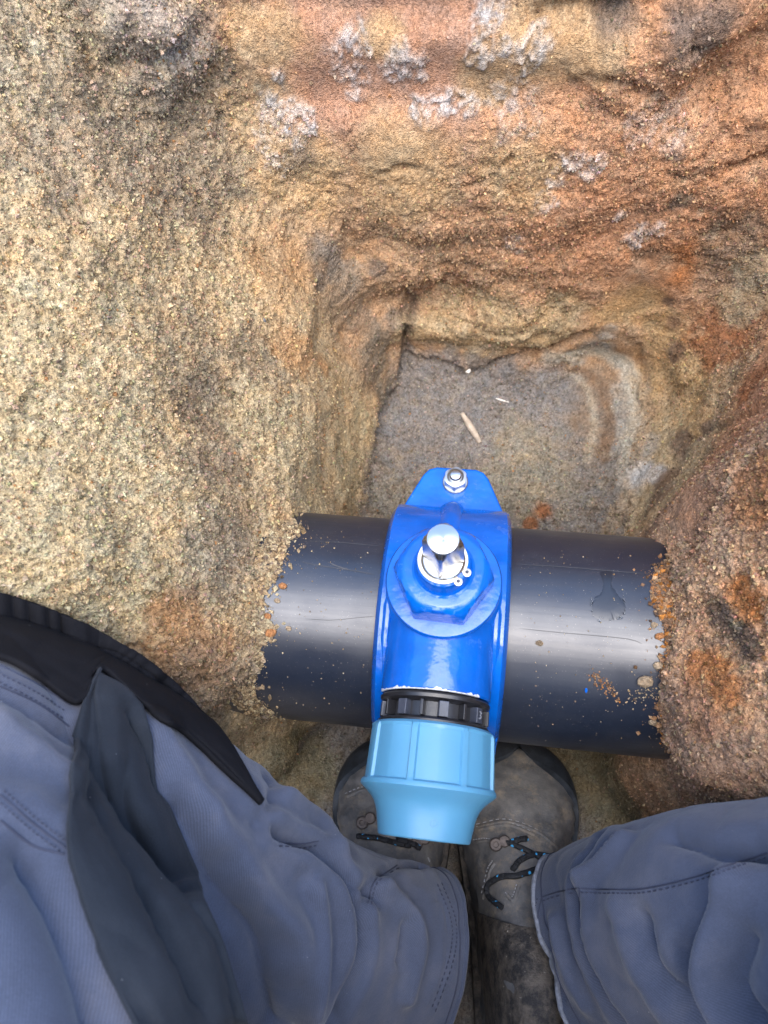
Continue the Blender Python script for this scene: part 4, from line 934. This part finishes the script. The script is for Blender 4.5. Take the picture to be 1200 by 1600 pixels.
for (b, up), LACES, HOOKS, STIT in ((BT[0], [[(560, 1308), (590, 1310), (615, 1318), (640, 1322)], [(655, 1326), (640, 1318), (620, 1312)]], [(655, 1322), (572, 1290)], [[(668, 1340), (690, 1400), (705, 1450), (716, 1500)], [(540, 1240), (570, 1230), (590, 1250)]]),
                                    (BT[1], [[(792, 1319), (810, 1313), (822, 1311)], [(795, 1318), (822, 1330), (840, 1340), (861, 1347)], [(861, 1340), (834, 1337), (813, 1346), (801, 1361)], [(866, 1349), (834, 1361), (810, 1370), (786, 1371), (768, 1380), (763, 1394), (771, 1407), (787, 1419)]], [(780, 1325)],
                                     [[(740, 1312), (760, 1310), (778, 1318)], [(745, 1288), (790, 1280), (835, 1295), (868, 1320)], [(745, 1292), (790, 1285), (832, 1300)], [(770, 1345), (762, 1360), (752, 1400)], [(790, 1395), (800, 1402), (808, 1380)]])):
    kids = [c for c in b.children]; tb = tree_of(kids); inv = b.matrix_world.inverted()
    for L_ in LACES:
        P = drape(tb, L_, 8 * len(L_), .0022)
        if len(P) < 3: continue
        P = P + np.array([0, 0, .0006]) * rng.normal(size=(len(P), 1)); bm = bmesh.new(); tube(bm, [inv @ Vector(p) for p in P], .0027, 8); bm_obj('lace', bm, MAT['lace'], b)
    for h_ in HOOKS:
        P = drape(tb, [h_], 1, .0015)
        if len(P) < 1: continue
        c = inv @ Vector(P[0]); bm = bmesh.new(); lathe(bm, [(.0062, -.002), (.0064, .0015), (.0050, .0028), (.0028, .0026), (.0024, .001)], 20, 'z', tuple(c + Vector((-.003, .002, 0)))); lathe(bm, [(.0055, -.002), (.0058, .0012), (.0045, .0022), (.002, .0022)], 20, 'z', tuple(c + Vector((.005, .006, .0005)))); bm_obj('eyelet', bm, MAT['eyelet'], b)
    for st in STIT:
        P = drape(tb, [(a_ + 3, b_ + 4) for a_, b_ in st], 6 * len(st), -.0004)
        if len(P) > 2: bm = bmesh.new(); tube(bm, [inv @ Vector(p) for p in P], .0021, 8); bm_obj('welt', bm, MAT['leather'], b)
        P = drape(tb, st, 7 * len(st), .0006)
        for k in range(0, len(P) - 1, 2):
            bm = bmesh.new(); tube(bm, [inv @ Vector(P[k]), inv @ Vector(P[k + 1])], .0005, 5); bm_obj('stitch', bm, MAT['stitch'], b)

# upper body in a dark jacket, leaning over the work behind the lens
def skin(name, joints, edges, radii, mat, levels=2):
    me = bpy.data.meshes.new(name); me.from_pydata([tuple(np.array(j) - POFF) for j in joints], edges, []); o = bpy.data.objects.new(name, me); col.objects.link(o); o.parent = person
    sk = o.modifiers.new('skin', 'SKIN'); sk.use_smooth_shade = True
    for v, r_ in zip(me.skin_vertices[0].data, radii): v.radius = r_ if hasattr(r_, '__len__') else (r_, r_)
    me.skin_vertices[0].data[0].use_root = True
    sb = o.modifiers.new('sub', 'SUBSURF'); sb.levels = levels; sb.render_levels = levels; me.materials.append(mat); return o
J = [(.075, -.50, .34), (.075, -.47, .52), (.072, -.40, .70), (.07, -.33, .84), (.068, -.28, .91), (.066, -.23, .985), (.064, -.19, 1.05),
     (-.10, -.36, .82), (-.19, -.27, .66), (-.12, -.14, .84), (-.05, -.085, .93), (.24, -.36, .82), (.32, -.27, .66), (.25, -.14, .84), (.17, -.085, .93)]
E = [(0, 1), (1, 2), (2, 3), (3, 4), (4, 5), (5, 6), (3, 7), (7, 8), (8, 9), (9, 10), (3, 11), (11, 12), (12, 13), (13, 14)]
RD = [(.15, .12), (.15, .12), (.17, .12), (.15, .10), .062, (.080, .095), (.075, .09), .062, .052, .042, .032, .062, .052, .042, .032]
simple('jacket', (.030, .035, .05), .85, nscale=20, namp=.3, bump=.3, bscale=60)
skin('upper_body', J, E, RD, MAT['jacket'])
